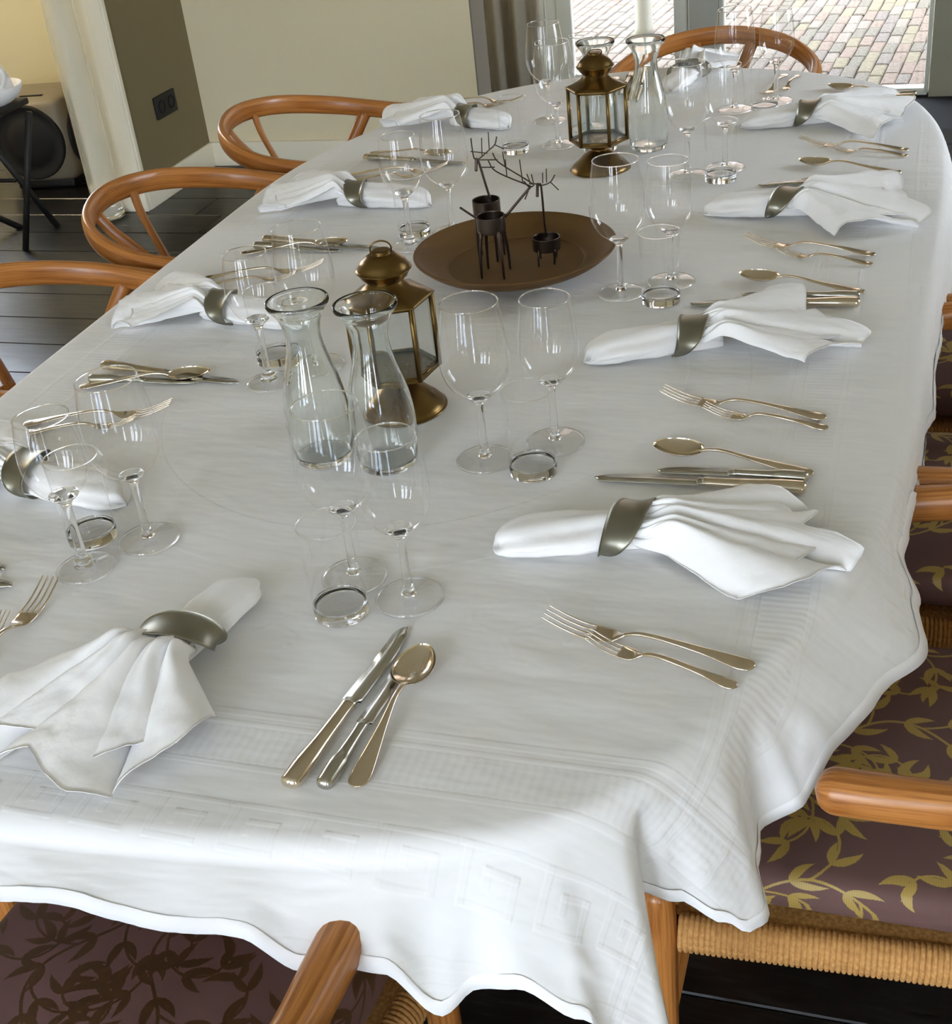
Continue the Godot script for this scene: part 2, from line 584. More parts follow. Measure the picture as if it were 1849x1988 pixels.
# ------------------------------------------------------------------ room
func make_room() -> void:
	struct("floor", boxm(Vector3(-6.2, -0.3, -4.0), Vector3(2.8, -0.021, 4.4)), M.sub_floor)
	struct("ceiling", boxm(Vector3(-6.2, 2.75, -4.1), Vector3(2.8, 2.95, 4.4)), M.ceiling)
	struct("wall_back", boxm(Vector3(-2.26, -0.02, -3.13), Vector3(-1.006, 2.75, -2.97)), M.wall)
	struct("trim_2", boxm(Vector3(-1.006, -0.02, -3.13), Vector3(-1.0, 2.75, -2.97)), M.grey_trim)
	struct("wall_nib", boxm(Vector3(-2.43, -0.02, -3.1), Vector3(-2.215, 2.75, -2.42)), M.taupe)
	struct("wall_bay", boxm(Vector3(-1.75, -0.02, -3.98), Vector3(-1.6, 2.75, -3.13)), M.wall)
	# right wall with a wide window near the far corner
	var st := ns()
	box(st, Vector3(2.55, -0.02, -4.0), Vector3(2.7, 2.75, -1.9))
	box(st, Vector3(2.55, -0.02, -0.9), Vector3(2.7, 2.75, 4.35))
	box(st, Vector3(2.55, -0.02, -1.9), Vector3(2.7, 0.8, -0.9))
	box(st, Vector3(2.55, 2.2, -1.9), Vector3(2.7, 2.75, -0.9))
	struct("wall_right", st, M.wall)
	var wr := Node3D.new()
	wr.name = "window_6"
	add_child(wr)
	wr.set_meta("kind", "structure")
	st = ns()
	for q in [[-1.9, 0.8, -1.85, 2.2], [-1.43, 0.8, -1.37, 2.2], [-0.95, 0.8, -0.9, 2.2], [-1.9, 0.8, -0.9, 0.85], [-1.9, 2.15, -0.9, 2.2]]:
		box(st, Vector3(2.59, q[1], q[0]), Vector3(2.65, q[3], q[2]))
	part("window_frame", st, M.frame, wr)
	part("pane", boxm(Vector3(2.618, 0.85, -1.85), Vector3(2.622, 2.15, -1.43)), M.pane, wr)
	part("pane", boxm(Vector3(2.618, 0.85, -1.37), Vector3(2.622, 2.15, -0.95)), M.pane, wr)
	struct("wall_far_right", boxm(Vector3(0.662, -0.02, -4.0), Vector3(2.55, 2.75, -3.86)), M.grey_wall)
	struct("wall_left", boxm(Vector3(-2.6, -0.02, 0.4), Vector3(-2.45, 2.75, 4.35)), M.wall)
	struct("wall_over_doors", boxm(Vector3(-1.6, 2.35, -4.0), Vector3(0.662, 2.75, -3.86)), M.wall)
	struct("wall_over_opening", boxm(Vector3(-2.56, 2.3, -2.42), Vector3(-2.45, 2.75, 0.4)), M.wall)
	# the room beyond the opening on the left
	st = ns()
	box(st, Vector3(-6.2, -0.02, -3.25), Vector3(-4.75, 2.75, -3.1))
	box(st, Vector3(-3.6, -0.02, -3.25), Vector3(-2.43, 2.75, -3.1))
	box(st, Vector3(-4.75, -0.02, -3.25), Vector3(-3.6, 0.9, -3.1))
	box(st, Vector3(-4.75, 2.3, -3.25), Vector3(-3.6, 2.75, -3.1))
	struct("wall_beyond", st, M.wall_warm)
	wr = Node3D.new()
	wr.name = "window_7"
	add_child(wr)
	wr.set_meta("kind", "structure")
	st = ns()
	for q in [[-4.75, 0.9, -4.7, 2.3], [-4.2, 0.9, -4.15, 2.3], [-3.65, 0.9, -3.6, 2.3], [-4.75, 0.9, -3.6, 0.95], [-4.75, 2.25, -3.6, 2.3]]:
		box(st, Vector3(q[0], q[1], -3.21), Vector3(q[2], q[3], -3.15))
	part("window_frame", st, M.frame, wr)
	part("pane", boxm(Vector3(-4.7, 0.95, -3.182), Vector3(-4.2, 2.25, -3.178)), M.pane, wr)
	part("pane", boxm(Vector3(-4.15, 0.95, -3.182), Vector3(-3.65, 2.25, -3.178)), M.pane, wr)
	struct("wall_beyond_left", boxm(Vector3(-6.2, -0.02, -3.1), Vector3(-6.05, 2.75, 1.4)), M.wall_warm)
	struct("wall_beyond_near", boxm(Vector3(-6.05, -0.02, 1.25), Vector3(-2.6, 2.75, 1.4)), M.wall_warm)
	struct("baseboard_beyond", boxm(Vector3(-6.05, 0, -3.1), Vector3(-2.43, 0.1, -3.085)), M.white_paint)
	# skirting
	st = ns()
	rbox(st, Vector3(1.2, 0.1, 0.016), 0.004, Vector3(-1.6, 0.05, -2.962))
	struct("baseboard_back", st, M.white_paint)
	st = ns()
	rbox(st, Vector3(0.016, 0.1, 0.57), 0.004, Vector3(-2.207, 0.05, -2.685))
	struct("baseboard_nib", st, M.white_paint)
	st = ns()
	rbox(st, Vector3(0.226, 2.75, 0.022), 0.004, Vector3(-2.321, 1.375, -2.41))
	rbox(st, Vector3(0.06, 2.65, 0.012), 0.004, Vector3(-2.245, 1.425, -2.396))
	rbox(st, Vector3(0.04, 2.65, 0.01), 0.004, Vector3(-2.41, 1.425, -2.396))
	struct("trim_1", st, M.white_paint)
	st = ns()
	rbox(st, Vector3(0.24, 0.105, 0.03), 0.004, Vector3(-2.322, 0.0525, -2.392))
	struct("baseboard_nib_front", st, M.white_paint)
	# wall behind the camera with its tall windows
	var op := [Vector2(-2.2, -1.8), Vector2(-1.15, -0.6), Vector2(-0.42, 0.13), Vector2(1.25, 1.65)]
	st = ns()
	box(st, Vector3(-2.45, -0.02, 4.2), Vector3(op[0].x, 2.75, 4.35))
	for i in 4:
		box(st, Vector3(op[i].x, -0.02, 4.2), Vector3(op[i].y, 0.02, 4.35))
		box(st, Vector3(op[i].x, 2.45, 4.2), Vector3(op[i].y, 2.75, 4.35))
		box(st, Vector3(op[i].y, -0.02, 4.2), Vector3(op[i + 1].x if i < 3 else 2.55, 2.75, 4.35))
	struct("wall_front", st, M.wall)
	for i in 4:
		var w := Node3D.new()
		w.name = "window_%d" % (i + 2)
		add_child(w)
		w.set_meta("kind", "structure")
		st = ns()
		var a: float = op[i].x
		var b: float = op[i].y
		for q in [[a, 0.02, a + 0.04, 2.45], [b - 0.04, 0.02, b, 2.45], [a, 0.02, b, 0.06], [a, 2.41, b, 2.45]]:
			box(st, Vector3(q[0], q[1], 4.24), Vector3(q[2], q[3], 4.3))
		part("window_frame", st, M.frame, w)
		part("pane", boxm(Vector3(a + 0.04, 0.06, 4.268), Vector3(b - 0.04, 2.41, 4.272)), M.pane, w)
	# glazed doors to the courtyard
	var d := Node3D.new()
	d.name = "door_1"
	add_child(d)
	d.set_meta("kind", "structure")
	var fr := ns()
	rbox(fr, Vector3(0.035, 2.35, 0.06), 0.004, Vector3(-0.985, 1.175, -3.9))
	rbox(fr, Vector3(0.05, 2.35, 0.05), 0.004, Vector3(-0.935, 1.175, -3.91))
	rbox(fr, Vector3(0.065, 2.35, 0.045), 0.004, Vector3(-0.877, 1.175, -3.9))
	rbox(fr, Vector3(0.45, 0.1, 0.045), 0.004, Vector3(-0.62, 0.06, -3.9))
	rbox(fr, Vector3(0.45, 0.1, 0.045), 0.004, Vector3(-0.62, 2.3, -3.9))
	rbox(fr, Vector3(0.06, 2.35, 0.05), 0.004, Vector3(-0.365, 1.175, -3.9))
	part("door_frame", fr, M.frame, d)
	part("pane", boxm(Vector3(-0.845, 0.11, -3.903), Vector3(-0.395, 2.25, -3.897)), M.pane, d)
	var sl := ns()
	rbox(sl, Vector3(0.124, 2.35, 0.05), 0.004, Vector3(-0.266, 1.175, -3.885))
	part("stile", sl, M.grey_door, d)
	d = Node3D.new()
	d.name = "window_1"
	add_child(d)
	d.set_meta("kind", "structure")
	fr = ns()
	rbox(fr, Vector3(0.022, 2.35, 0.07), 0.004, Vector3(-0.192, 1.175, -3.9))
	rbox(fr, Vector3(0.018, 2.35, 0.08), 0.004, Vector3(0.651, 1.175, -3.9))
	rbox(fr, Vector3(0.85, 0.03, 0.07), 0.004, Vector3(0.23, 0.0, -3.9))
	rbox(fr, Vector3(0.85, 0.03, 0.07), 0.004, Vector3(0.23, 2.335, -3.9))
	part("window_frame", fr, M.frame, d)
	part("pane", boxm(Vector3(-0.18, 0.015, -3.902), Vector3(0.642, 2.32, -3.898)), M.pane, d)
	# curtain drawn aside at the left of the doors
	st = ns()
	var rows := []
	for i in 2:
		var r := PackedVector3Array()
		for j in 181:
			var f := j / 180.0
			r.append(Vector3(lerpf(-1.56, -0.955, f), 0.02 + 2.28 * i, -3.79 + 0.035 * sin(f * 40.0) + 0.012 * sin(f * 23.0 + 1.0)))
		rows.append(r)
	cloth_sheet(st, rows, 0.002)
	tag(part("curtain", st, M.curtain, self), "taupe curtain hanging in folds at the left of the glazed doors", "curtain")
	# socket on the taupe wall
	var so := thing("wall_socket", "black double wall socket on the dark taupe wall", "socket", Vector3(-2.215, 0.335, -2.68))
	st = ns()
	rbox(st, Vector3(0.012, 0.085, 0.16), 0.004, Vector3(0.006, 0, 0))
	part("plate", st, M.black, so)
	for s in [-1, 1]:
		st = ns()
		var ring := []
		for q in [Vector2(0.0, 0.011), Vector2(0.019, 0.011), Vector2(0.019, 0.0145), Vector2(0.025, 0.0145), Vector2(0.026, 0.012)]:
			var r := PackedVector3Array()
			for j in 24:
				r.append(Vector3(q.y, cos(TAU * j / 24) * q.x, s * 0.038 + sin(TAU * j / 24) * q.x))
			ring.append(r)
		grid(st, ring, true, null, true)
		part("outlet", st, M.sub_floor, so)

func make_floor() -> void:
	var fl: Node3D = get_node("floor")
	var meshes := [block(Vector3(1.597, 0.021, 0.1935), 0.0025), block(Vector3(1.197, 0.021, 0.1935), 0.0025)]
	for k in range(-9, 20):
		var z := -1.4625 + 0.1955 * k
		var x := -4.4 + rg.randf_range(0.0, 1.3)
		if k == 0:
			x = -1.96 - 1.6
		if k == -1:
			x = -2.9
		var i := 0
		while x < 2.5:
			var s := (i + k) % 3 == 0
			var o := part("plank", meshes[1 if s else 0], M["plank%d" % (rg.randi() % 4)], fl)
			var len_ := 1.2 if s else 1.6
			o.position = Vector3(x + len_ * 0.5, -0.021, z)
			x += len_
			i += 1
		for e in 2:
			var o := part("plank", meshes[0], M["plank%d" % (rg.randi() % 4)], fl)
			o.position = Vector3(-4.4 - 1.6 * e - 0.45, -0.022, z)

func make_courtyard() -> void:
	var g := struct("ground", boxm(Vector3(-14, -0.4, -16), Vector3(14, -0.069, -4.0)), mat(Color(0.30, 0.26, 0.205), 0.95))
	struct("ground_garden", boxm(Vector3(-14, -0.4, 4.35), Vector3(14, -0.06, 16)), mat(Color(0.80, 0.82, 0.85), 0.95))
	struct("shade_eaves", boxm(Vector3(-2.2, 2.9, -5.9), Vector3(4.0, 3.05, -3.9)), M.frame)  # unseen slab, added to keep sky light off the bricks
	struct("shade_wall", boxm(Vector3(-3.0, -0.4, -9.6), Vector3(14, 4.5, -9.2)), mat(Color(0.5, 0.42, 0.36), 0.9))  # unseen wall, added to dim the courtyard by hiding part of the sky
	var kinds := []
	for k in 5:
		kinds.append(block(Vector3(0.0595, 0.06, 0.168 + 0.012 * k), 0.006, 0.0015))
	var rest := ns()
	var count := 0
	for c in range(-40, 22):
		var x := c * 0.0635 + 0.02
		var z := -4.06 - rg.randf_range(0.0, 0.2)
		while z > -9.0:
			var k := rg.randi() % 5
			var l := 0.168 + 0.012 * k
			var zc := z - l * 0.5
			var xs := x - 0.08 * (zc + 4.0)
			var tr := Transform3D(Basis(Vector3.UP, rg.randf_range(-0.03, 0.03) - 0.08) * Basis(Vector3.RIGHT, rg.randf_range(-0.012, 0.012)), Vector3(xs + rg.randf_range(-0.003, 0.003), -0.118 + rg.randf_range(-0.003, 0.003), zc))
			var mi := rg.randi() % 6
			var seen := (xs > -0.2 and xs < 0.72 and zc < -4.15 and zc > -6.35) or (xs > -1.3 and xs <= -0.4 and zc < -5.1 and zc > -6.3 and count < 300)
			if seen and count < 300:
				var o := part("brick", kinds[k], M["brick%d" % mi], g)
				o.transform = tr
				count += 1
			else:
				rest.append_from(kinds[k], 0, tr)
			z -= l + 0.006
	var r := MeshInstance3D.new()
	r.name = "bricks"
	r.mesh = rest.commit()
	r.material_override = M.brick0
	g.add_child(r)
	r.set_meta("kind", "stuff")
	# white post standing in the courtyard
	var st := ns()
	lathe(st, [Vector2(0, 0), Vector2(0.05, 0), Vector2(0.052, 0.03), Vector2(0.048, 0.05), Vector2(0.048, 2.55), Vector2(0, 2.56)], 24)
	var p := part("garden_post", st, mat(Color(0.52, 0.50, 0.43), 0.6), self)
	p.position = Vector3(-0.834, -0.06, -5.45)
	tag(p, "slim pale round post standing on the bricks outside the glazed door", "post")

# ------------------------------------------------------------------ table and cloth
func make_outline() -> void:
	var P := [-0.64, 0.516, -0.645, 0.238, -0.65, -0.096, -0.65, -0.45, -0.61, -0.70, -0.50, -0.97, -0.316, -1.182, -0.024, -1.318, 0.231, -1.30, 0.415, -1.226, 0.578, -1.085, 0.665, -0.855, 0.694, -0.55, 0.687, -0.171, 0.671, 0.178, 0.659, 0.459, 0.64, 0.648, 0.614, 0.788, 0.575, 0.90, 0.528, 1.02, 0.502, 1.084, 0.451, 1.165, 0.396, 1.219, 0.319, 1.258, 0.195, 1.289, 0.057, 1.305, -0.085, 1.315, -0.24, 1.30, -0.37, 1.23, -0.47, 1.12, -0.56, 0.93, -0.62, 0.75]
	var pts := []
	for i in P.size() / 2:
		pts.append(Vector2(P[2 * i], P[2 * i + 1]))
	var m := pts.size()
	var q := []
	for i in m:
		for k in 24:
			var a: Vector2 = pts[i]
			q.append(a.cubic_interpolate(pts[(i + 1) % m], pts[posmod(i - 1, m)], pts[(i + 2) % m], k / 24.0))
	for it in 40:
		var r := []
		for i in q.size():
			r.append((q[posmod(i - 1, q.size())] + q[i] * 2.0 + q[(i + 1) % q.size()]) * 0.25)
		q = r
	var s := [0.0]
	for i in q.size():
		s.append(s[i] + q[i].distance_to(q[(i + 1) % q.size()]))
	outlen = s[-1]
	var n := 1100
	var j := 0
	for i in n:
		var want := outlen * i / n
		while s[j + 1] < want:
			j += 1
		outline.append(q[j].lerp(q[(j + 1) % q.size()], (want - s[j]) / (s[j + 1] - s[j])))
	for i in n:
		var t := (outline[(i + 2) % n] - outline[posmod(i - 2, n)]).normalized()
		var nn := Vector2(t.y, -t.x)
		if nn.dot(outline[i] - Vector2(0.02, 0)) < 0.0 and absf(outline[i].y) < 1.0:
			nn = -nn
		outnorm.append(nn)
	for i in n:
		if outnorm[i].dot(outline[i] - Vector2(0.02, outline[i].y * 0.5)) < 0.0:
			outnorm[i] = -outnorm[i]

# hem height and how far the hem stands off the table edge, along the outline (metres of arc)
const HEM := [[0.0, 0.70, 0.01], [0.25, 0.695, 0.016], [0.5, 0.70, 0.01], [0.8, 0.695, 0.016], [1.1, 0.70, 0.012], [1.4, 0.64, 0.03], [1.7, 0.55, 0.06], [1.95, 0.60, 0.03], [2.3, 0.65, 0.05], [2.6, 0.66, 0.03], [2.85, 0.60, 0.06], [3.1, 0.54, 0.06], [3.35, 0.64, 0.012], [3.6, 0.67, 0.018], [3.82, 0.67, 0.022], [3.95, 0.67, 0.010], [4.12, 0.68, 0.008], [4.22, 0.67, 0.014], [4.3, 0.68, 0.008], [4.40, 0.67, 0.010], [4.46, 0.68, 0.010], [4.50, 0.70, 0.012], [4.60, 0.695, 0.018], [4.66, 0.675, 0.05], [4.72, 0.66, 0.078], [4.80, 0.665, 0.062], [4.88, 0.655, 0.056], [4.93, 0.62, 0.05], [4.962, 0.60, 0.02], [4.984, 0.585, 0.03], [5.012, 0.555, 0.060], [5.032, 0.555, 0.056], [5.05, 0.575, 0.045], [5.08, 0.605, 0.018], [5.105, 0.615, -0.006], [5.118, 0.5, 0.05], [5.13, 0.44, 0.098], [5.147, 0.45, 0.092], [5.168, 0.52, 0.072], [5.19, 0.585, 0.066], [5.235, 0.625, 0.055], [5.26, 0.622, 0.05], [5.29, 0.608, 0.062], [5.33, 0.66, 0.060], [5.36, 0.657, 0.05], [5.395, 0.66, 0.056], [5.44, 0.69, 0.05], [5.5, 0.685, 0.05], [5.6, 0.70, 0.045], [5.7, 0.685, 0.04], [5.9, 0.66, 0.05], [6.1, 0.55, 0.06], [6.3, 0.64, 0.03], [6.5, 0.695, 0.014], [6.763, 0.70, 0.01]]
func hem(t: float) -> Vector2:
	for i in HEM.size() - 1:
		if t <= HEM[i + 1][0] or i == HEM.size() - 2:
			var f: float = clampf((t - HEM[i][0]) / (HEM[i + 1][0] - HEM[i][0]), 0.0, 1.0)
			f = f * f * (3.0 - 2.0 * f)
			return Vector2(lerpf(HEM[i][1], HEM[i + 1][1], f), lerpf(HEM[i][2], HEM[i + 1][2], f))
	return Vector2(0.66, 0.03)

func make_table() -> void:
	make_outline()
	var n := outline.size()
	var RAD := 0.022
	var rows := []
	var uvs := []
	var hemrows := [PackedVector3Array(), PackedVector3Array(), PackedVector3Array()]
	var fr := []
	for i in 31:
		fr.append(pow(i / 30.0, 0.8))
	var prof := []
	for f in fr:
		prof.append([0, f])
	for k in range(1, 7):
		prof.append([1, k / 6.0])
	for k in range(1, 25):
		prof.append([2, k / 24.0])
	for pr in prof:
		var r := PackedVector3Array()
		var ur := PackedVector2Array()
		for i in n + 1:
			var e := outline[i % n]
			var nn := outnorm[i % n]
			var edge := e - nn * RAD
			var h := hem(outlen * i / n)
			var y := T - 0.001
			var p := edge
			var dev := edge
			if pr[0] == 0:
				var c := Vector2(0.02, clampf(e.y, -0.75, 0.75))
				p = c.lerp(edge, pr[1])
				dev = p
				y += 0.0006 * nz.get_noise_2d(p.x * 7.0, p.y * 7.0)
			elif pr[0] == 1:
				var a: float = pr[1] * PI * 0.5 * 0.92
				p = edge + nn * RAD * sin(a)
				y -= RAD * (1.0 - cos(a))
				dev = edge + nn * RAD * a
			else:
				var a := PI * 0.5 * 0.92
				var y0 := y - RAD * (1.0 - cos(a))
				var o0 := RAD * sin(a)
				var q: float = pr[1]
				var drop := y0 - h.x
				var wave := 0.004 * q * nz.get_noise_2d(i * 0.05, q * 1.5 + 9.0) + 0.0015 * nz.get_noise_2d(i * 0.09, q * 6.0)
				p = edge + nn * (o0 + (h.y - 0.002) * pow(q, 0.85) + wave)
				y = y0 - drop * q
				dev = edge + nn * (RAD * a + drop * q)
				if pr[1] > 0.999 or pr[1] > 0.95 - 0.02:
					pass
			r.append(Vector3(p.x, y, p.y))
			ur.append(Vector2(dev.x / CW + 0.5, dev.y / CL + 0.5))
		rows.append(r)
		uvs.append(ur)
	var st := ns()
	grid(st, rows, false, uvs, true)
	var cl := thing("tablecloth", "white damask tablecloth hanging in folds over the long oval table", "tablecloth")
	part("cloth", st, M.cloth, cl)
	# sewn hem: a narrow second layer along the lower edge
	var hr := []
	for k in [0, 1, 2]:
		var r := PackedVector3Array()
		for i in n + 1:
			var a: Vector3 = rows[-1][i]
			var b: Vector3 = rows[-6][i]
			var d := (b - a).normalized()
			var nn := outnorm[i % n]
			var off: Vector3 = Vector3(nn.x, 0, nn.y) * [0.0006, 0.0022, 0.0014][k]
			r.append(a + d * float([0.0, 0.0006, 0.013][k]) + off)
		hr.append(r)
	st = ns()
	grid(st, hr, false, null, false)
	part("hem", st, M.napkin, cl)
	# the table that carries it
	var tb := thing("dining_table", "long oval dining table under the white cloth", "table")
	var lo := PackedVector3Array()
	var up := PackedVector3Array()
	var c0 := PackedVector3Array()
	var c1 := PackedVector3Array()
	for i in range(0, n, 10):
		var p := outline[i] - outnorm[i] * 0.03
		lo.append(Vector3(p.x, T - 0.034, p.y)); up.append(Vector3(p.x, T - 0.004, p.y))
		c0.append(Vector3(0.02, T - 0.034, 0)); c1.append(Vector3(0.02, T - 0.004, 0))
	st = ns()
	grid(st, [c0, lo, up, c1], true, null, true)
	part("table_top", st, M.oak, tb)
	for sx in [-1, 1]:
		for sz in [-1, 1]:
			st = ns()
			bar(st, [Vector3(0.02 + sx * 0.28, 0.0, sz * 0.62), Vector3(0.02 + sx * 0.28, T - 0.034, sz * 0.62)], [0.024, 0.034], [0.024, 0.034], Vector3.BACK, 12)
			part("leg", st, M.oak, tb)

# ------------------------------------------------------------------ chairs
func corded(st: SurfaceTool, a: Vector3, b: Vector3, rh: float, rv: float, pitch: float) -> void:
	var L := a.distance_to(b)
	var n := int(L / pitch)
	var pts := []
	var ra := []
	var rb := []
	for i in n:
		for k in 6:
			var f := (i + k / 6.0) / n
			var w := sqrt(1.0 - pow(absf(k / 3.0 - 1.0), 2.0))
			pts.append(a.lerp(b, f))
			ra.append(rh - pitch * 0.5 * (1.0 - w))
			rb.append(rv - pitch * 0.5 * (1.0 - w))
	bar(st, pts, ra, rb, Vector3.UP, 14)

func make_chair_model() -> Node3D:
	# faces -z, origin on the floor under the seat
	var c := thing("wishbone_chair", "", "chair")
	var st := ns()
	var pts := []
	var ra := []
	var rb := []
	var ctrl := [Vector3(0.248, 0.668, -0.052), Vector3(0.252, 0.671, 0.0), Vector3(0.256, 0.677, 0.07), Vector3(0.247, 0.688, 0.15), Vector3(0.208, 0.704, 0.228), Vector3(0.15, 0.719, 0.286), Vector3(0.076, 0.729, 0.318), Vector3(0, 0.733, 0.328)]
	for i in range(6, -1, -1):
		ctrl.append(Vector3(-ctrl[i].x, ctrl[i].y, ctrl[i].z))
	pts = curve3(ctrl, 5)
	for i in pts.size():
		var f := absf(2.0 * i / (pts.size() - 1.0) - 1.0)      # 1 at the arm ends, 0 at the back
		var g := smoothstep(0.35, 0.95, f)
		ra.append(lerpf(0.0115, 0.0205, g))
		rb.append(lerpf(0.0235, 0.0205, g))
	bar(st, pts, ra, rb, Vector3.UP, 20, 1.0, 1.0, 2.5)
	part("top_rail", st, M.oak, c)
	for s in [-1, 1]:
		st = ns()
		bar(st, curve3([Vector3(s * 0.225, 0.0, -0.224), Vector3(s * 0.226, 0.15, -0.224), Vector3(s * 0.226, 0.38, -0.224), Vector3(s * 0.226, 0.43, -0.224), Vector3(s * 0.226, 0.474, -0.224)], 4), [0.0125, 0.0135, 0.0145, 0.0155, 0.0165, 0.017, 0.0175, 0.018, 0.0185, 0.019, 0.0195, 0.0195, 0.019, 0.0185, 0.018, 0.0175, 0.017], [0.0125, 0.0135, 0.0145, 0.0155, 0.0165, 0.017, 0.0175, 0.018, 0.0185, 0.019, 0.0195, 0.0195, 0.019, 0.0185, 0.018, 0.0175, 0.017], Vector3.BACK, 14, 0.0, 0.8)
		part("leg", st, M.oak, c)
		st = ns()
		bar(st, curve3([Vector3(s * 0.205, 0.0, 0.215), Vector3(s * 0.198, 0.2, 0.19), Vector3(s * 0.197, 0.40, 0.175), Vector3(s * 0.207, 0.52, 0.158), Vector3(s * 0.232, 0.61, 0.115), Vector3(s * 0.253, 0.668, 0.085)], 5), [0.016], [0.0165], Vector3.BACK, 12)
		part("leg", st, M.oak, c)
		st = ns()
		bar(st, [Vector3(s * 0.224, 0.2, -0.214), Vector3(s * 0.2, 0.22, 0.185)], [0.009], [0.012], Vector3.UP, 10)
		part("stretcher", st, M.oak, c)
	st = ns()
	bar(st, [Vector3(-0.21, 0.27, -0.22), Vector3(0.21, 0.27, -0.22)], [0.009], [0.012], Vector3.UP, 10)
	part("stretcher", st, M.oak, c)
	# y-shaped splat
	st = ns()
	bar(st, curve3([Vector3(0, 0.43, 0.185), Vector3(0, 0.50, 0.20), Vector3(0, 0.57, 0.222)], 5), [0.026, 0.024, 0.022, 0.021, 0.021, 0.022, 0.023, 0.025, 0.027, 0.029, 0.031], [0.006], Vector3.BACK, 12)
	for s in [-1, 1]:
		bar(st, curve3([Vector3(s * 0.016, 0.555, 0.217), Vector3(s * 0.032, 0.61, 0.25), Vector3(s * 0.058, 0.67, 0.292), Vector3(s * 0.075, 0.714, 0.312)], 5), [0.0155], [0.006], Vector3.BACK, 12)
	part("back_splat", st, M.oak, c)
	# paper cord seat: corded rails and the woven panel
	st = ns()
	corded(st, Vector3(-0.207, 0.428, -0.222), Vector3(0.207, 0.428, -0.222), 0.019, 0.024, 0.0056)
	corded(st, Vector3(-0.18, 0.418, 0.175), Vector3(0.18, 0.418, 0.175), 0.019, 0.022, 0.0056)
	for s in [-1, 1]:
		corded(st, Vector3(s * 0.224, 0.422, -0.204), Vector3(s * 0.2, 0.412, 0.158), 0.019, 0.024, 0.0056)
	# four woven sectors meeting in the middle
	var mid := Vector3(0, 0.428, -0.02)
	var cr := [Vector3(-0.22, 0.445, -0.222), Vector3(0.22, 0.445, -0.222), Vector3(0.198, 0.434, 0.172), Vector3(-0.198, 0.434, 0.172)]
	for k in 4:
		var rows := []
		for i in 41:
			var f := i / 40.0
			var a: Vector3 = cr[k].lerp(mid, f)
			var b: Vector3 = cr[(k + 1) % 4].lerp(mid, f)
			var r := PackedVector3Array()
			for j in 25:
				r.append(a.lerp(b, j / 24.0) + Vector3(0, -0.004 + 0.0016 * (i % 2), 0))
			rows.append(r)
		grid(st, rows, false)
	var sc := part("cord_seat", st, M.cord, c)
	sc.set_meta("kind", "stuff")
	return c

func make_cushion_model() -> Node3D:
	var c := thing("seat_cushion", "", "cushion")
	var st := ns()
	rbox(st, Vector3(0.418, 0.05, 0.39), 0.02, Vector3(0, 0.026, 0), 0.44, 6, 0.006)
	part("cover", st, M.cushion, c)
	# sewn piping round the lower edge
	st = ns()
	var p := []
	for q in [Vector2(-0.183, -0.193), Vector2(0.183, -0.193), Vector2(0.198, -0.178), Vector2(0.198, 0.178), Vector2(0.183, 0.193), Vector2(-0.183, 0.193), Vector2(-0.198, 0.178), Vector2(-0.198, -0.178), Vector2(-0.183, -0.193)]:
		p.append(Vector3(q.x, 0.012, q.y))
	rod(st, p, 0.0028, 6)
	part("seam", st, M.cushion, c)
	return c

func make_chairs() -> void:
	var c := make_chair_model()
	var u := make_cushion_model()
	var g := "wishbone chairs round the table"
	var list := [
		[Vector3(0.655, 0, 0.815), PI / 2, "wishbone chair at the nearest right-hand place, arm end and corded rail closest to the camera", "brown seat cushion with gold leaf vines on the nearest right-hand chair"],
		[Vector3(0.678, 0, 0.262), PI / 2, "second wishbone chair along the right side of the table, arm touching the cloth", "gold-leafed brown cushion on the second chair along the right side"],
		[Vector3(0.70, 0, -0.28), PI / 2, "third wishbone chair along the right side, arm end at the picture's right edge", "brown leaf-patterned cushion on the third chair along the right side"],
		[Vector3(-0.028, 0, 1.342), -0.07, "wishbone chair at the near end of the table, armrest pointing at the cloth", "brown cushion on the near end chair, its turned sheen painted as darker leaf vines"],
		[Vector3(-0.70, 0, 0.185), -PI / 2, "wishbone chair on the left side with its curved back cut by the picture edge", "seat cushion on the left-side chair cut by the picture edge"],
		[Vector3(-0.668, 0, -0.385), -PI / 2, "middle one of the three wishbone chairs seen along the left side", "seat cushion on the middle chair along the left side"],
		[Vector3(-0.66, 0, -0.985), -PI / 2, "farthest wishbone chair along the left side, in front of the beige wall", "seat cushion on the farthest chair along the left side"],
		[Vector3(0.125, 0, -1.345), PI, "wishbone chair at the far end, its curved back against the courtyard bricks", "seat cushion on the far end chair"],
		[Vector3(-0.67, 0, 0.80), -PI / 2, "nearest wishbone chair on the left, only a sliver at the left picture edge", "seat cushion on the nearest left chair"],
	]
	for i in list.size():
		var e: Array = list[i]
		var o: Node3D = c
		var q: Node3D = u
		if i == 0:
			o.position = e[0]; o.rotation.y = e[1]; tag(o, e[2], "chair", g)
			q.position = e[0] + Vector3(0, 0.453, 0); q.rotation.y = e[1]; tag(q, e[3], "cushion", "leaf-patterned seat cushions")
		else:
			o = dup(c, "wishbone_chair", e[2], "chair", e[0], e[1], g)
			if i < 4:
				q = dup(u, "seat_cushion", e[3], "cushion", e[0] + Vector3(0, 0.453, 0), e[1], "leaf-patterned seat cushions")
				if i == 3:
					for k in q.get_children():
						k.material_override = M.cushion_painted_sheen

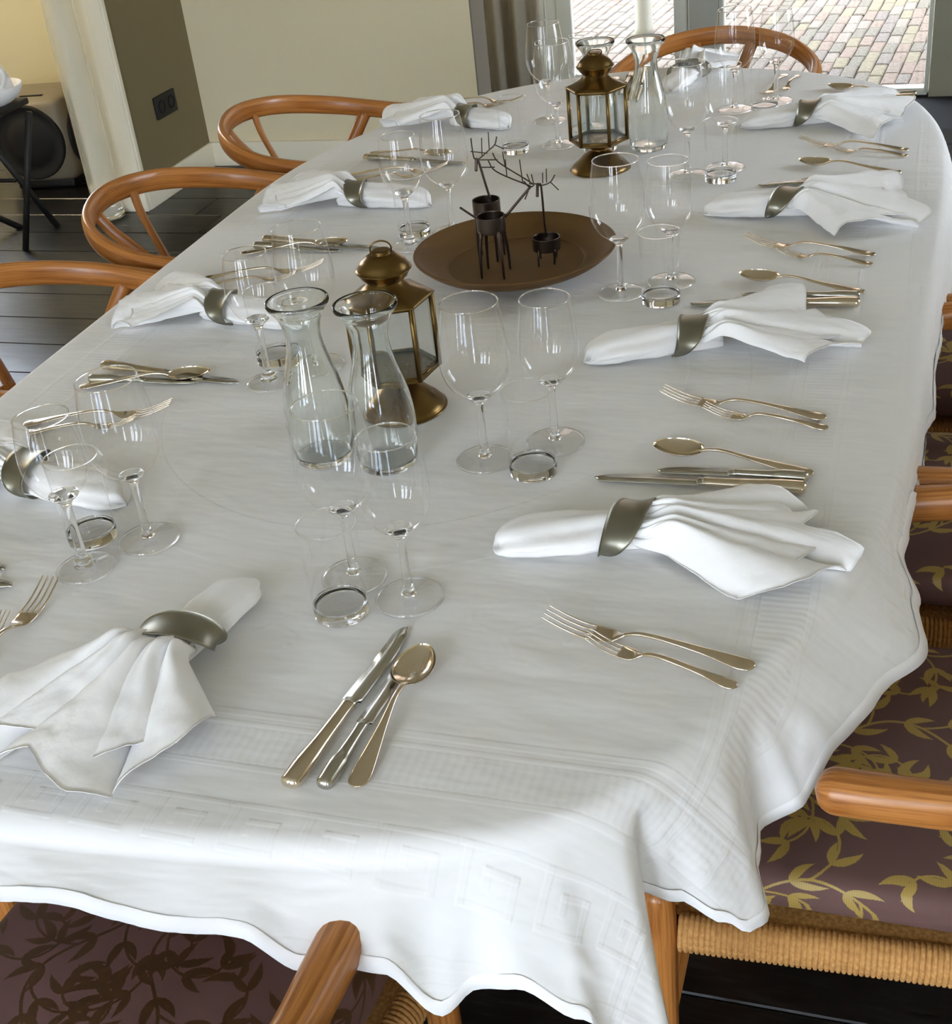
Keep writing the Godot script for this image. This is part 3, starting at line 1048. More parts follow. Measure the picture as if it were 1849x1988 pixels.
# ------------------------------------------------------------------ the room beyond
func make_side_room() -> void:
	# unseen lamp, added to warm the room beyond
	var l := thing("added_pendant_lamp", "unseen pendant lamp added to warm the room beyond the opening", "lamp", Vector3(-3.9, 2.05, -1.9))
	var st := ns()
	lathe(st, [Vector2(0.16, 0.0), Vector2(0.15, 0.08), Vector2(0.05, 0.17), Vector2(0.02, 0.2), Vector2(0.0, 0.2)], 32)
	part("shade", st, M.white_paint, l)
	st = ns()
	rod(st, [Vector3(0, 0.2, 0), Vector3(0, 0.7, 0)], 0.004)
	part("cord", st, M.black, l)
	st = ns()
	lathe(st, [Vector2(0.0, -0.01), Vector2(0.03, 0.0), Vector2(0.045, 0.04), Vector2(0.03, 0.08), Vector2(0.0, 0.1)], 16)
	var gm := mat(Color(1, 0.9, 0.7))
	gm.emission_enabled = true
	gm.emission = Color(1.0, 0.82, 0.52)
	gm.emission_energy_multiplier = 3.0
	part("bulb", st, gm, l)
	var om := OmniLight3D.new()
	om.name = "added_pendant_light"
	om.light_color = Color(1.0, 0.94, 0.83)
	om.light_energy = 0.8
	om.light_size = 0.04
	om.omni_range = 12.0
	om.omni_attenuation = 2.0
	om.shadow_enabled = true
	l.add_child(om)
	om.position = Vector3(0, 0.04, 0)
	# subwoofer
	var sb := thing("subwoofer", "grey rounded cube subwoofer with black round drivers beside the opening", "speaker", Vector3(-2.87, 0.0, -2.80), 0.13)
	st = ns()
	rbox(st, Vector3(0.34, 0.34, 0.34), 0.045, Vector3(0, 0.205, 0), 1.0, 2)
	part("cabinet", st, mat(Color(0.52, 0.48, 0.41), 0.5), sb)
	st = ns()
	rbox(st, Vector3(0.26, 0.04, 0.26), 0.01, Vector3(0, 0.02, 0))
	part("base", st, M.black, sb)
	for f in 2:
		st = ns()
		var rows := []
		for q in [Vector2(0.152, 0.166), Vector2(0.152, 0.178), Vector2(0.146, 0.181), Vector2(0.135, 0.176), Vector2(0.10, 0.172), Vector2(0.095, 0.176), Vector2(0.05, 0.183), Vector2(0.0, 0.185)]:
			var r := PackedVector3Array()
			for j in 40:
				var a := TAU * j / 40
				var v := Vector3(cos(a) * q.x, 0.205 + sin(a) * q.x, q.y)
				r.append(v if f == 0 else Vector3(v.z, v.y, -v.x))
			rows.append(r)
		grid(st, rows, true)
		part("driver", st, M.cone, sb)
	st = ns()
	rbox(st, Vector3(0.1, 0.004, 0.016), 0.002, Vector3(0.02, 0.377, 0.1))
	part("display", st, M.sub_floor, sb)
	# folding tray stand
	var ts := thing("tray_stand", "black folding tray stand with crossed legs beside the subwoofer", "stand", Vector3(-2.56, 0, -2.03))
	var X0 := 0.08
	var X1 := -0.5
	for q in [[Vector3(0.07, 0.0, 0.07), Vector3(0.205, 0.49, 0.012)], [Vector3(0.05, 0.0, -0.18), Vector3(-0.155, 0.49, -0.085)], [Vector3(X1, 0.0, 0.06), Vector3(X1 + 0.02, 0.49, -0.0)], [Vector3(X1 + 0.4, 0.0, -0.16), Vector3(X1 - 0.1, 0.49, 0.22)]]:
		st = ns()
		bar(st, [q[0], q[1]], [0.012], [0.012], Vector3.BACK, 8)
		part("leg", st, M.black, ts)
	st = ns()
	rod(st, [Vector3(X0, 0.25, 0.03), Vector3(X1, 0.25, 0.03)], 0.008, 8)
	part("crossbar", st, M.black, ts)
	st = ns()
	rbox(st, Vector3(0.50, 0.022, 0.24), 0.006, Vector3(-0.13, 0.497, 0.0))
	part("tray", st, M.black, ts)
	# white pot on the tray
	var pt := thing("white_pot", "white ribbed pot with a handle on a deep white dish, on the black tray", "pot", Vector3(-2.53, 0.506, -2.05))
	st = ns()
	lathe(st, curve2([Vector2(0, 0), Vector2(0.06, 0.0), Vector2(0.11, 0.03), Vector2(0.125, 0.062), Vector2(0.12, 0.064), Vector2(0.1, 0.035), Vector2(0.0, 0.03)], 4), 40)
	part("dish", st, M.napkin, pt)
	st = ns()
	lathe(st, curve2([Vector2(0.0, 0.03), Vector2(0.085, 0.032), Vector2(0.09, 0.08), Vector2(0.07, 0.13), Vector2(0.072, 0.15), Vector2(0.062, 0.155), Vector2(0.066, 0.175), Vector2(0.06, 0.178), Vector2(0.055, 0.14), Vector2(0.0, 0.12)], 4), 40)
	part("pot_body", st, M.napkin, pt)
	st = ns()
	rod(st, curve3([Vector3(0.072, 0.125, 0.02), Vector3(0.105, 0.13, 0.03), Vector3(0.11, 0.1, 0.03), Vector3(0.085, 0.07, 0.02)], 4), 0.007, 8)
	part("handle", st, M.napkin, pt)
	# tall glass cylinder in front of the white trim
	var tv := thing("glass_cylinder", "tall frosted glass cylinder standing on the floor before the white trim", "vase", Vector3(-2.338, 0.0, -2.32))
	var fg := mat(Color(0.90, 0.88, 0.80, 0.34), 0.12)
	fg.transparency = BaseMaterial3D.TRANSPARENCY_ALPHA
	st = ns()
	lathe(st, [Vector2(0.056, 0.02), Vector2(0.057, 0.06), Vector2(0.057, 1.9)], 32)
	part("tube", st, fg, tv)
	st = ns()
	lathe(st, [Vector2(0, 0.0), Vector2(0.052, 0.0), Vector2(0.058, 0.006), Vector2(0.058, 0.02), Vector2(0.052, 0.026), Vector2(0.0, 0.022)], 32)
	part("foot", st, M.green_glass, tv)

# ------------------------------------------------------------------ table centre: lanterns, plate, reindeer
func hexring(r: float, y: float, n := 6, turn := 0.0) -> PackedVector3Array:
	var o := PackedVector3Array()
	for k in n:
		var a := TAU * k / n + turn
		o.append(Vector3(cos(a) * r, y, sin(a) * r))
	return o

func make_lantern() -> Node3D:
	var l := thing("brass_lantern", "", "lantern")
	var st := ns()
	lathe(st, curve2([Vector2(0.0, 0.0), Vector2(0.0555, 0.0), Vector2(0.0568, 0.003), Vector2(0.053, 0.009), Vector2(0.042, 0.019), Vector2(0.03, 0.03), Vector2(0.02, 0.037), Vector2(0.017, 0.04), Vector2(0.02, 0.044)], 4), 40)
	part("bell_base", st, M.brass, l)
	# hexagonal funnel under the cage and its floor
	st = ns()
	st.set_smooth_group(-1)
	grid(st, [hexring(0.018, 0.043), hexring(0.052, 0.054), hexring(0.057, 0.055), hexring(0.057, 0.0585), hexring(0.0, 0.0585)], true)
	part("cage_floor", st, M.brass, l)
	# posts and rails with a glass pane between each pair of posts
	for k in 6:
		var a := TAU * k / 6
		var b := TAU * (k + 1) / 6
		var pa := Vector3(cos(a), 0, sin(a)) * 0.0552
		var pb := Vector3(cos(b), 0, sin(b)) * 0.0552
		st = ns()
		bar(st, [pa + Vector3(0, 0.056, 0), pa + Vector3(0, 0.158, 0)], [0.0036], [0.0036], Vector3.BACK, 8)
		part("post", st, M.brass, l)
		for y in [0.0605, 0.156]:
			st = ns()
			bar(st, [pa + Vector3(0, y, 0), pb + Vector3(0, y, 0)], [0.002], [0.0026], Vector3.UP, 8, 0.0, 0.0, 4.0)
			part("rail", st, M.brass, l)
		st = ns()
		var inn := 0.97
		grid(st, [PackedVector3Array([pa * inn + Vector3(0, 0.06, 0), pb * inn + Vector3(0, 0.06, 0)]), PackedVector3Array([pa * inn + Vector3(0, 0.157, 0), pb * inn + Vector3(0, 0.157, 0)])])
		part("pane", st, M.lantern_glass, l)
	# roof: a hexagon drawn in to a round neck
	st = ns()
	var rows := []
	var prof := [Vector2(0.0, 0.157), Vector2(0.0605, 0.157), Vector2(0.0605, 0.159), Vector2(0.05, 0.1625), Vector2(0.04, 0.167), Vector2(0.031, 0.172), Vector2(0.0245, 0.178), Vector2(0.022, 0.182)]
	for i in prof.size():
		var r := PackedVector3Array()
		var q: Vector2 = prof[i]
		var round_ := clampf((i - 2) / 4.0, 0.0, 1.0)
		for j in 48:
			var a := TAU * j / 48
			var s := fposmod(a, TAU / 6) - TAU / 12
			var hx := cos(TAU / 12) / cos(s)
			r.append(Vector3(cos(a), 0, sin(a)) * q.x * lerpf(hx, 1.0, round_) + Vector3(0, q.y, 0))
		rows.append(r)
	grid(st, rows, true)
	part("roof", st, M.brass, l)
	st = ns()
	lathe(st, curve2([Vector2(0.022, 0.180), Vector2(0.0285, 0.186), Vector2(0.0345, 0.1945), Vector2(0.0365, 0.1965), Vector2(0.034, 0.1985), Vector2(0.028, 0.2075), Vector2(0.019, 0.2145), Vector2(0.0125, 0.217), Vector2(0.012, 0.221), Vector2(0.0, 0.2215)], 4), 40)
	var dm := part("dome", st, M.brass, l)
	for k in 8:
		var a := TAU * (k + 0.5) / 8
		st = ns()
		var dir := Vector3(cos(a), 0, sin(a))
		var c := dir * 0.0302 + Vector3(0, 0.188, 0)
		var nn := (dir + Vector3(0, -0.75, 0)).normalized()
		var t := Vector3.UP.cross(dir)
		var b := nn.cross(t)
		var ring := PackedVector3Array()
		var mid := PackedVector3Array()
		for j in 10:
			var w := TAU * j / 10
			ring.append(c + nn * 0.0004 + t * cos(w) * 0.0017 + b * sin(w) * 0.0034)
			mid.append(c + nn * 0.0008)
		grid(st, [ring, mid], true)
		part("vent_hole", st, M.sub_floor, dm)
	return l

func lantern_handle(l: Node3D, tilt: float) -> void:
	var st := ns()
	var p := []
	for k in 13:
		var a := PI * k / 12.0
		var q := Vector3(cos(a) * 0.0135, 0.0, 0.0)
		q.y = 0.004 + sin(a) * 0.0115 if k > 0 and k < 12 else -0.006
		p.append(Vector3(0, 0.219, 0) + q.rotated(Vector3.RIGHT, tilt))
	rod(st, p, 0.0011, 8)
	part("handle", st, M.brass, l)

func rods(l: Node3D, called: String, m: Material, r: float, lists: Array, parent: Node3D = null) -> MeshInstance3D:
	var st := ns()
	for q in lists:
		var p := []
		for i in q.size() / 3:
			p.append(Vector3(q[3 * i], q[3 * i + 1], q[3 * i + 2]))
		rod(st, curve3(p, 3) if p.size() > 2 else p, r, 7)
	return part(called, st, m, parent if parent else l)

func deer_body(l: Node3D, y0: float, y1: float, r: float, feet: Array, leg_r: float) -> void:
	var st := ns()
	lathe(st, [Vector2(0, y0), Vector2(r - 0.0015, y0), Vector2(r - 0.0003, y0 + 0.0004), Vector2(r, y0 + 0.0014), Vector2(r, y0 + 0.003), Vector2(r, y1 - 0.001), Vector2(r, y1 - 0.0002), Vector2(r - 0.0004, y1), Vector2(r - 0.001, y1), Vector2(r - 0.0014, y1 - 0.0004), Vector2(r - 0.0014, y1 - 0.002), Vector2(r - 0.0014, y0 + 0.006), Vector2(r - 0.003, y0 + 0.004), Vector2(0, y0 + 0.004)], 36)
	part("candle_cup", st, M.iron, l)
	for f in feet:
		st = ns()
		var foot := Vector3(f.x, 0.0, f.y)
		var top := Vector3(f.x, 0, f.y).normalized() * r * 0.9
		top.y = y0 + 0.004
		var pts := [foot, foot.lerp(top, 0.5) * Vector3(1.08, 1, 1.08), top]
		pts = curve3(pts, 4)
		var rr := []
		for k in pts.size():
			rr.append(lerpf(leg_r * 0.55, leg_r, float(k) / (pts.size() - 1)))
		bar(st, pts, rr, rr, Vector3(0.3, 0.1, 0.9), 8)
		part("leg", st, M.iron, l)

func make_centre() -> void:
	var l := make_lantern()
	l.position = Vector3(0.044, T, -0.515)
	l.rotation.y = 0.07
	tag(l, "hexagonal brass lantern behind the bronze plate, among the far glasses", "lantern", "brass lanterns")
	var l2 := dup(l, "brass_lantern", "hexagonal brass lantern half hidden by the two near carafes", "lantern", Vector3(-0.001, T, 0.511), 0.38, "brass lanterns")
	lantern_handle(l, -1.35)
	lantern_handle(l2, 0.25)
	# plate
	var pl := thing("bronze_plate", "wide round bronze plate on a low foot, carrying metal reindeer", "plate", Vector3(0.025, T, 0.033))
	var st := ns()
	lathe(st, curve2([Vector2(0.0, 0.003), Vector2(0.045, 0.003), Vector2(0.05, 0.0), Vector2(0.055, 0.002), Vector2(0.06, 0.012), Vector2(0.105, 0.014), Vector2(0.14, 0.026), Vector2(0.160, 0.041), Vector2(0.1645, 0.0455), Vector2(0.163, 0.0475), Vector2(0.157, 0.045), Vector2(0.138, 0.032), Vector2(0.112, 0.0215), Vector2(0.109, 0.020), Vector2(0.05, 0.02), Vector2(0.0, 0.02)], 4), 72)
	part("dish", st, M.bronze, pl)
	# reindeer candle holders
	var y := T + 0.02
	var d := thing("reindeer", "tall metal reindeer candle holder with long antlers, nearest on the bronze plate", "candle holder", Vector3(0.007, y, 0.086), 0.0, "metal reindeer on the plate")
	deer_body(d, 0.071, 0.0965, 0.0225, [Vector2(-0.017, 0.021), Vector2(-0.019, -0.021), Vector2(0.020, 0.021), Vector2(0.018, -0.021)], 0.0032)
	rods(d, "neck", M.iron, 0.0021, [[0.020, 0.090, -0.009, 0.039, 0.110, -0.015, 0.058, 0.130, -0.022, 0.062, 0.134, -0.023]])
	var an := rods(d, "antlers", M.iron, 0.0011, [[0.062, 0.134, -0.023, 0.064, 0.137, -0.028, 0.027, 0.168, -0.014, 0.015, 0.180, -0.010, 0.011, 0.191, -0.008], [0.062, 0.134, -0.023, 0.060, 0.138, -0.018, 0.028, 0.156, -0.007, 0.012, 0.169, 0.0, 0.006, 0.183, 0.002]])
	rods(d, "tine", M.iron, 0.0009, [[0.052, 0.144, -0.016, 0.050, 0.178, -0.016], [0.062, 0.140, -0.023, 0.058, 0.154, -0.022], [0.066, 0.138, -0.027, 0.064, 0.152, -0.026], [0.030, 0.156, -0.008, 0.030, 0.181, -0.008], [0.027, 0.168, -0.014, 0.025, 0.192, -0.013]], an)
	rods(d, "ear", M.iron, 0.0011, [[0.060, 0.132, -0.022, 0.053, 0.116, -0.018], [0.060, 0.133, -0.022, 0.053, 0.143, -0.02]])
	rods(d, "tail", M.iron, 0.0018, [[-0.020, 0.094, 0.008, -0.042, 0.114, 0.016]])
	d = thing("reindeer", "tall metal reindeer candle holder standing right behind the nearest one, head to the left", "candle holder", Vector3(-0.021, y, 0.016), 0.0, "metal reindeer on the plate")
	deer_body(d, 0.072, 0.0985, 0.0225, [Vector2(-0.014, 0.018), Vector2(-0.02, -0.012), Vector2(0.016, 0.018), Vector2(0.018, -0.014)], 0.0032)
	rods(d, "neck", M.iron, 0.0021, [[0.003, 0.094, -0.016, -0.001, 0.107, -0.016, -0.010, 0.153, -0.014, -0.013, 0.158, -0.014]])
	an = rods(d, "antlers", M.iron, 0.0011, [[-0.013, 0.158, -0.014, -0.016, 0.162, -0.01, -0.016, 0.174, -0.006, -0.016, 0.195, -0.004], [-0.013, 0.158, -0.014, -0.007, 0.161, -0.015, 0.007, 0.172, -0.018, 0.017, 0.180, -0.020, 0.021, 0.192, -0.021]])
	rods(d, "tine", M.iron, 0.0009, [[-0.019, 0.174, -0.006, 0.006, 0.169, -0.012], [-0.004, 0.165, -0.015, -0.002, 0.192, -0.015], [0.008, 0.174, -0.018, 0.009, 0.200, -0.018], [0.017, 0.180, -0.020, 0.030, 0.172, -0.024]], an)
	rods(d, "head", M.iron, 0.0026, [[-0.013, 0.160, -0.012, -0.014, 0.143, -0.008]])
	rods(d, "ear", M.iron, 0.0011, [[-0.012, 0.158, -0.014, 0.019, 0.156, -0.02], [-0.010, 0.146, -0.014, 0.013, 0.144, -0.02]])
	d = thing("reindeer", "short-legged metal reindeer candle holder at the right on the bronze plate", "candle holder", Vector3(0.078, y, 0.03), 0.0, "metal reindeer on the plate")
	deer_body(d, 0.021, 0.042, 0.0225, [Vector2(-0.009, 0.022), Vector2(0.014, 0.012), Vector2(-0.014, -0.012), Vector2(0.009, -0.022)], 0.0026)
	rods(d, "neck", M.iron, 0.0018, [[-0.005, 0.035, -0.02, -0.006, 0.055, -0.019, -0.005, 0.118, -0.012, -0.008, 0.123, -0.010]])
	an = rods(d, "antlers", M.iron, 0.0011, [[-0.008, 0.122, -0.010, -0.000, 0.122, -0.012, 0.010, 0.126, -0.014, 0.017, 0.136, -0.016]])
	rods(d, "tine", M.iron, 0.0009, [[0.010, 0.126, -0.014, 0.021, 0.112, -0.018], [-0.002, 0.125, -0.012, -0.001, 0.141, -0.012], [0.004, 0.126, -0.013, 0.005, 0.147, -0.013]], an)
	rods(d, "head", M.iron, 0.0025, [[-0.010, 0.124, -0.010, -0.010, 0.107, -0.004]])
	rods(d, "ear", M.iron, 0.0011, [[-0.010, 0.124, -0.01, -0.022, 0.126, -0.006]])

# ------------------------------------------------------------------ glassware
func rim_ring(st: SurfaceTool, r: float, y: float, t: float) -> void:
	var p := []
	for k in 7:
		var a := -PI / 2 + TAU * k / 6
		p.append(Vector2(r + cos(a) * t, y + sin(a) * t))
	lathe(st, p, 56)

func make_stemware(called: String, bowl: Array, stem: Array) -> Node3D:
	var g := thing(called, "", "glass")
	var st := ns()
	lathe(st, curve2(bowl, 6), 56)
	part("bowl", st, M.pane, g)
	var top: Vector2 = bowl[-1]
	st = ns()
	rim_ring(st, top.x, top.y, 0.0009)
	part("rim", st, M.glass, g)
	st = ns()
	lathe(st, curve2(stem, 5), 40)
	part("stem", st, M.glass, g)
	return g

func foot_part(g: Node3D, r: float) -> void:
	var st := ns()
	lathe(st, [Vector2(0, 0.0008), Vector2(r * 0.9, 0.0004), Vector2(r * 0.985, 0.0006), Vector2(r, 0.0016), Vector2(r * 0.99, 0.0026), Vector2(r * 0.9, 0.0031), Vector2(r * 0.5, 0.0042), Vector2(r * 0.22, 0.0062), Vector2(0.0, 0.0064)], 56)
	var fo := part("foot", st, M.pane, g)
	st = ns()
	rim_ring(st, r * 0.988, 0.0017, 0.0013)
	part("foot_edge", st, M.glass, fo)

func make_glasses() -> void:
	# large wine glass
	var A := make_stemware("large_wine_glass", [Vector2(0.004, 0.0865), Vector2(0.014, 0.088), Vector2(0.0275, 0.098), Vector2(0.038, 0.114), Vector2(0.0422, 0.133), Vector2(0.0415, 0.155), Vector2(0.0385, 0.18), Vector2(0.0338, 0.208)],
		[Vector2(0.0, 0.0055), Vector2(0.0085, 0.0065), Vector2(0.0062, 0.0115), Vector2(0.0049, 0.022), Vector2(0.0043, 0.05), Vector2(0.0046, 0.072), Vector2(0.0066, 0.081), Vector2(0.0140, 0.0870), Vector2(0.0125, 0.0894), Vector2(0.0, 0.0889)])
	foot_part(A, 0.0355)
	# smaller wine glass
	var B := make_stemware("small_wine_glass", [Vector2(0.004, 0.0845), Vector2(0.013, 0.086), Vector2(0.025, 0.095), Vector2(0.0335, 0.109), Vector2(0.0368, 0.126), Vector2(0.0362, 0.146), Vector2(0.0338, 0.168), Vector2(0.0298, 0.192)],
		[Vector2(0.0, 0.0055), Vector2(0.0085, 0.0065), Vector2(0.0062, 0.0115), Vector2(0.0049, 0.022), Vector2(0.0043, 0.05), Vector2(0.0046, 0.070), Vector2(0.0066, 0.079), Vector2(0.0140, 0.0850), Vector2(0.0125, 0.0874), Vector2(0.0, 0.087)])
	foot_part(B, 0.0360)
	# wine glass with a knob above its foot
	var E := make_stemware("knobbed_wine_glass", [Vector2(0.005, 0.0955), Vector2(0.016, 0.0985), Vector2(0.0275, 0.110), Vector2(0.0348, 0.127), Vector2(0.0365, 0.146), Vector2(0.0345, 0.168), Vector2(0.0294, 0.194)],
		[Vector2(0.0, 0.0055), Vector2(0.012, 0.0066), Vector2(0.0085, 0.0088), Vector2(0.0098, 0.0125), Vector2(0.0098, 0.0155), Vector2(0.0062, 0.0195), Vector2(0.0054, 0.03), Vector2(0.0048, 0.06), Vector2(0.0052, 0.08), Vector2(0.0075, 0.089), Vector2(0.0150, 0.0958), Vector2(0.0165, 0.099), Vector2(0.008, 0.1015), Vector2(0.0, 0.102)])
	foot_part(E, 0.0333)
	# straight tumbler
	var C := thing("tumbler", "", "glass")
	var st := ns()
	lathe(st, curve2([Vector2(0.0287, 0.0135), Vector2(0.0292, 0.03), Vector2(0.0298, 0.07), Vector2(0.0306, 0.110)], 6), 56)
	part("wall", st, M.pane, C)
	st = ns()
	rim_ring(st, 0.0306, 0.110, 0.0008)
	part("rim", st, M.glass, C)
	st = ns()
	lathe(st, curve2([Vector2(0, 0.0006), Vector2(0.0255, 0.0004), Vector2(0.0278, 0.0018), Vector2(0.0286, 0.006), Vector2(0.0288, 0.0145), Vector2(0.0272, 0.0150), Vector2(0.024, 0.0125), Vector2(0.0, 0.0118)], 4), 56)
	part("base", st, M.glass, C)
	# carafe
	var D := thing("carafe", "", "carafe")
	st = ns()
	var outer := curve2([Vector2(0, 0.001), Vector2(0.031, 0.0006), Vector2(0.0345, 0.0025), Vector2(0.0375, 0.012), Vector2(0.0405, 0.045), Vector2(0.0402, 0.075), Vector2(0.0345, 0.108), Vector2(0.0265, 0.138), Vector2(0.0222, 0.160), Vector2(0.0225, 0.176), Vector2(0.0275, 0.193), Vector2(0.0355, 0.2045), Vector2(0.0383, 0.209), Vector2(0.0383, 0.2125), Vector2(0.0365, 0.2137), Vector2(0.0345, 0.211), Vector2(0.0268, 0.198), Vector2(0.0205, 0.179), Vector2(0.0198, 0.160), Vector2(0.0242, 0.1365), Vector2(0.0322, 0.1065), Vector2(0.0378, 0.0745), Vector2(0.0382, 0.045), Vector2(0.0352, 0.016), Vector2(0.030, 0.0085), Vector2(0.0, 0.010)], 4)
	lathe(st, outer, 64)
	part("body", st, M.green_glass, D)
	var gl := "large wine glasses"
	var gs := "small wine glasses"
	var ge := "wine glasses with a knobbed stem"
	var gt := "tumblers"
	var gc := "carafes"
	var first := {}
	var spec := [
		[A, "large_wine_glass", gl, "large wine glass", [
			[0.084, 0.905, "large wine glass at the near end, standing just behind the tumbler"],
			[0.153, 0.639, "large wine glass right of the near brass lantern"],
			[0.213, 0.107, "large wine glass overlapping the right edge of the bronze plate"],
			[-0.190, 0.869, "large wine glass nearest the left picture edge"],
			[-0.171, 0.396, "large wine glass just behind the left one of the two near carafes"],
			[-0.146, -0.156, "large wine glass left of the reindeer, beside the third left place"],
			[0.223, -0.467, "large wine glass right of the far brass lantern"],
			[0.252, -0.913, "large wine glass at the far end, before the grey door stile"],
			[-0.080, -0.674, "large wine glass close to the left side of the far brass lantern"],
			[-0.145, -0.855, "large wine glass farthest back on the left, before the pale door frame"]]],
		[B, "small_wine_glass", gs, "small wine glass", [
			[0.158, 0.934, "smaller wine glass at the near end, right of the tumbler and closest to the camera"],
			[0.228, 0.585, "smaller wine glass at the second right-hand group, behind its tumbler"],
			[0.282, 0.059, "smaller wine glass right of the one that overlaps the bronze plate"],
			[0.287, -0.509, "smaller wine glass beside the napkin at the farthest right-hand place"],
			[0.332, -0.974, "smaller wine glass at the far end, in front of the courtyard bricks"],
			[-0.045, -0.800, "smaller wine glass behind the far brass lantern, left of the far carafe"]]],
		[E, "knobbed_wine_glass", ge, "wine glass with knob", [
			[-0.234, 0.936, "wine glass with a knobbed stem nearest the left picture edge, before the fork"],
			[-0.2235, 0.458, "wine glass with a knobbed stem left of the two near carafes"],
			[-0.200, -0.084, "wine glass with a knobbed stem at the third left place, behind the lantern handle"]]],
		[C, "tumbler", gt, "tumbler", [
			[0.095, 0.969, "straight tumbler at the near end, above the knives and spoon"],
			[0.220, 0.660, "straight tumbler at the second right-hand group, right of the large wine glass"],
			[0.280, 0.136, "straight tumbler near the bronze plate, above the knife tip of the third right place"],
			[0.2885, -0.439, "straight tumbler at the farthest right-hand place, next to the plump napkin"],
			[0.316, -0.900, "straight tumbler at the far end, in front of the two wine glasses"],
			[-0.261, 0.876, "straight tumbler nearest the left edge, seen through the knobbed glass"],
			[-0.245, 0.386, "straight tumbler mostly hidden behind the left near carafe"],
			[-0.214, -0.144, "straight tumbler behind the knobbed glass at the third left place"],
			[-0.162, -0.634, "straight tumbler standing alone left of the far brass lantern"]]],
		[D, "carafe", gc, "carafe", [
			[-0.056, 0.654, "left one of the two flared glass carafes near the camera"],
			[0.033, 0.659, "right one of the two near glass carafes, hiding the brass lantern"],
			[0.016, -0.643, "far glass carafe directly behind the far brass lantern"],
			[0.115, -0.648, "far glass carafe at the right of the far brass lantern"]]]]
	for s in spec:
		var i := 0
		for e in s[4]:
			var at := Vector3(e[0], T, e[1])
			if i == 0:
				s[0].position = at
				tag(s[0], e[2], "carafe" if s[0] == D else "glass", s[2])
			else:
				dup(s[0], s[1], e[2], "carafe" if s[0] == D else "glass", at, i * 1.3, s[2])
			i += 1

# ------------------------------------------------------------------ cutlery, napkins
# every piece lies along +x with its working end at x = 0
func profile_bar(st: SurfaceTool, xs: Array, ys: Array, ws: Array, ts: Array, n: int, sq := 2.6) -> void:
	var pts := []
	var ra := []
	var rb := []
	for i in n + 1:
		var f := float(i) / n * (xs.size() - 1)
		var k := mini(int(f), xs.size() - 2)
		var g := f - k
		var lerp4 := func(a: Array) -> float:
			return cubic_interpolate(a[k], a[k + 1], a[maxi(k - 1, 0)], a[mini(k + 2, a.size() - 1)], g)
		pts.append(Vector3(lerp4.call(xs), lerp4.call(ys), 0))
		ra.append(maxf(lerp4.call(ws), 0.0004))
		rb.append(maxf(lerp4.call(ts), 0.0004))
	bar(st, pts, ra, rb, Vector3.UP, 14, 0.6, 0.9, sq)

func make_fork(called: String, L: float, tl: float, w: float) -> Node3D:
	var f := thing(called, "", "fork")
	var st := ns()
	var k := L / 0.212
	for i in 4:
		var z := (i - 1.5) / 1.5 * (w - 0.0013)
		var pts := []
		var ra := []
		for j in 9:
			var q := j / 8.0
			var x := q * tl
			pts.append(Vector3(x, 0.0165 * k - 0.0135 * k * sin(q * PI * 0.5), z * lerpf(0.93, 1.0, q)))
			ra.append(lerpf(0.0008, 0.0015, q) * k)
		bar(st, pts, ra, [0.0009 * k], Vector3.UP, 8, 0.6, 0.0)
	profile_bar(st, [tl - 0.001, tl + 0.006 * k, tl + 0.018 * k, tl + 0.026 * k, tl + 0.032 * k], [0.003 * k, 0.0026 * k, 0.0034 * k, 0.0058 * k, 0.0085 * k], [w, w, w * 0.92, w * 0.5, 0.0028], [0.0009, 0.0009, 0.001, 0.0014, 0.0017], 16)
	part("head", st, M.silver, f)
	st = ns()
	var h0 := tl + 0.031 * k
	profile_bar(st, [h0, h0 + 0.015 * k, h0 + 0.04 * k, h0 + 0.08 * k, L - 0.02 * k, L - 0.009 * k, L - 0.0035 * k, L - 0.001, L], [0.0082 * k, 0.0125 * k, 0.0125 * k, 0.0085 * k, 0.0042 * k, 0.0035 * k, 0.0032 * k, 0.003 * k, 0.003 * k], [0.0028, 0.0028, 0.0034, 0.0056 * k, 0.0094 * k, 0.0096 * k, 0.0078 * k, 0.0042 * k, 0.0006], [0.0017, 0.0018, 0.0017, 0.0015, 0.0014, 0.0014, 0.0013, 0.0012, 0.0008], 56)
	part("handle", st, M.silver, f)
	return f

func make_spoon() -> Node3D:
	var L := 0.196
	var s := thing("dessert_spoon", "", "spoon")
	var st := ns()
	var BL := 0.064
	var BW := 0.0205
	var shell := func(off: float, sc: float) -> Array:
		var rows := []
		for i in 9:
			var q := i / 8.0
			var r := PackedVector3Array()
			for j in 40:
				var a := TAU * j / 40
				var ca := cos(a)
				var x := BL * 0.5 - ca * BL * 0.5
				var w := BW * sin(a) * (1.0 - 0.16 * ca * -1.0 * -1.0)
				r.append(Vector3(BL * 0.52 + (x - BL * 0.52) * q * sc, off + 0.0014 + 0.0088 * pow(q, 2.1), w * q * sc))
			rows.append(r)
		return rows
	var up: Array = shell.call(0.0008, 0.99)
	var dn: Array = shell.call(0.0, 1.0)
	grid(st, up, true, null, true)
	grid(st, dn, true)
	grid(st, [up[-1], dn[-1]], true)
	part("bowl", st, M.silver, s)
	st = ns()
	profile_bar(st, [BL - 0.003, BL + 0.006, BL + 0.025, BL + 0.06, L - 0.024, L - 0.01, L - 0.004, L - 0.001, L], [0.0102, 0.0128, 0.0142, 0.0098, 0.0046, 0.0037, 0.0034, 0.0033, 0.0033], [0.0042, 0.0030, 0.0028, 0.0046, 0.0094, 0.0096, 0.0078, 0.0042, 0.0006], [0.0015, 0.0018, 0.0018, 0.0015, 0.0014, 0.0014, 0.0013, 0.0012, 0.0008], 56)
	part("handle", st, M.silver, s)
	return s

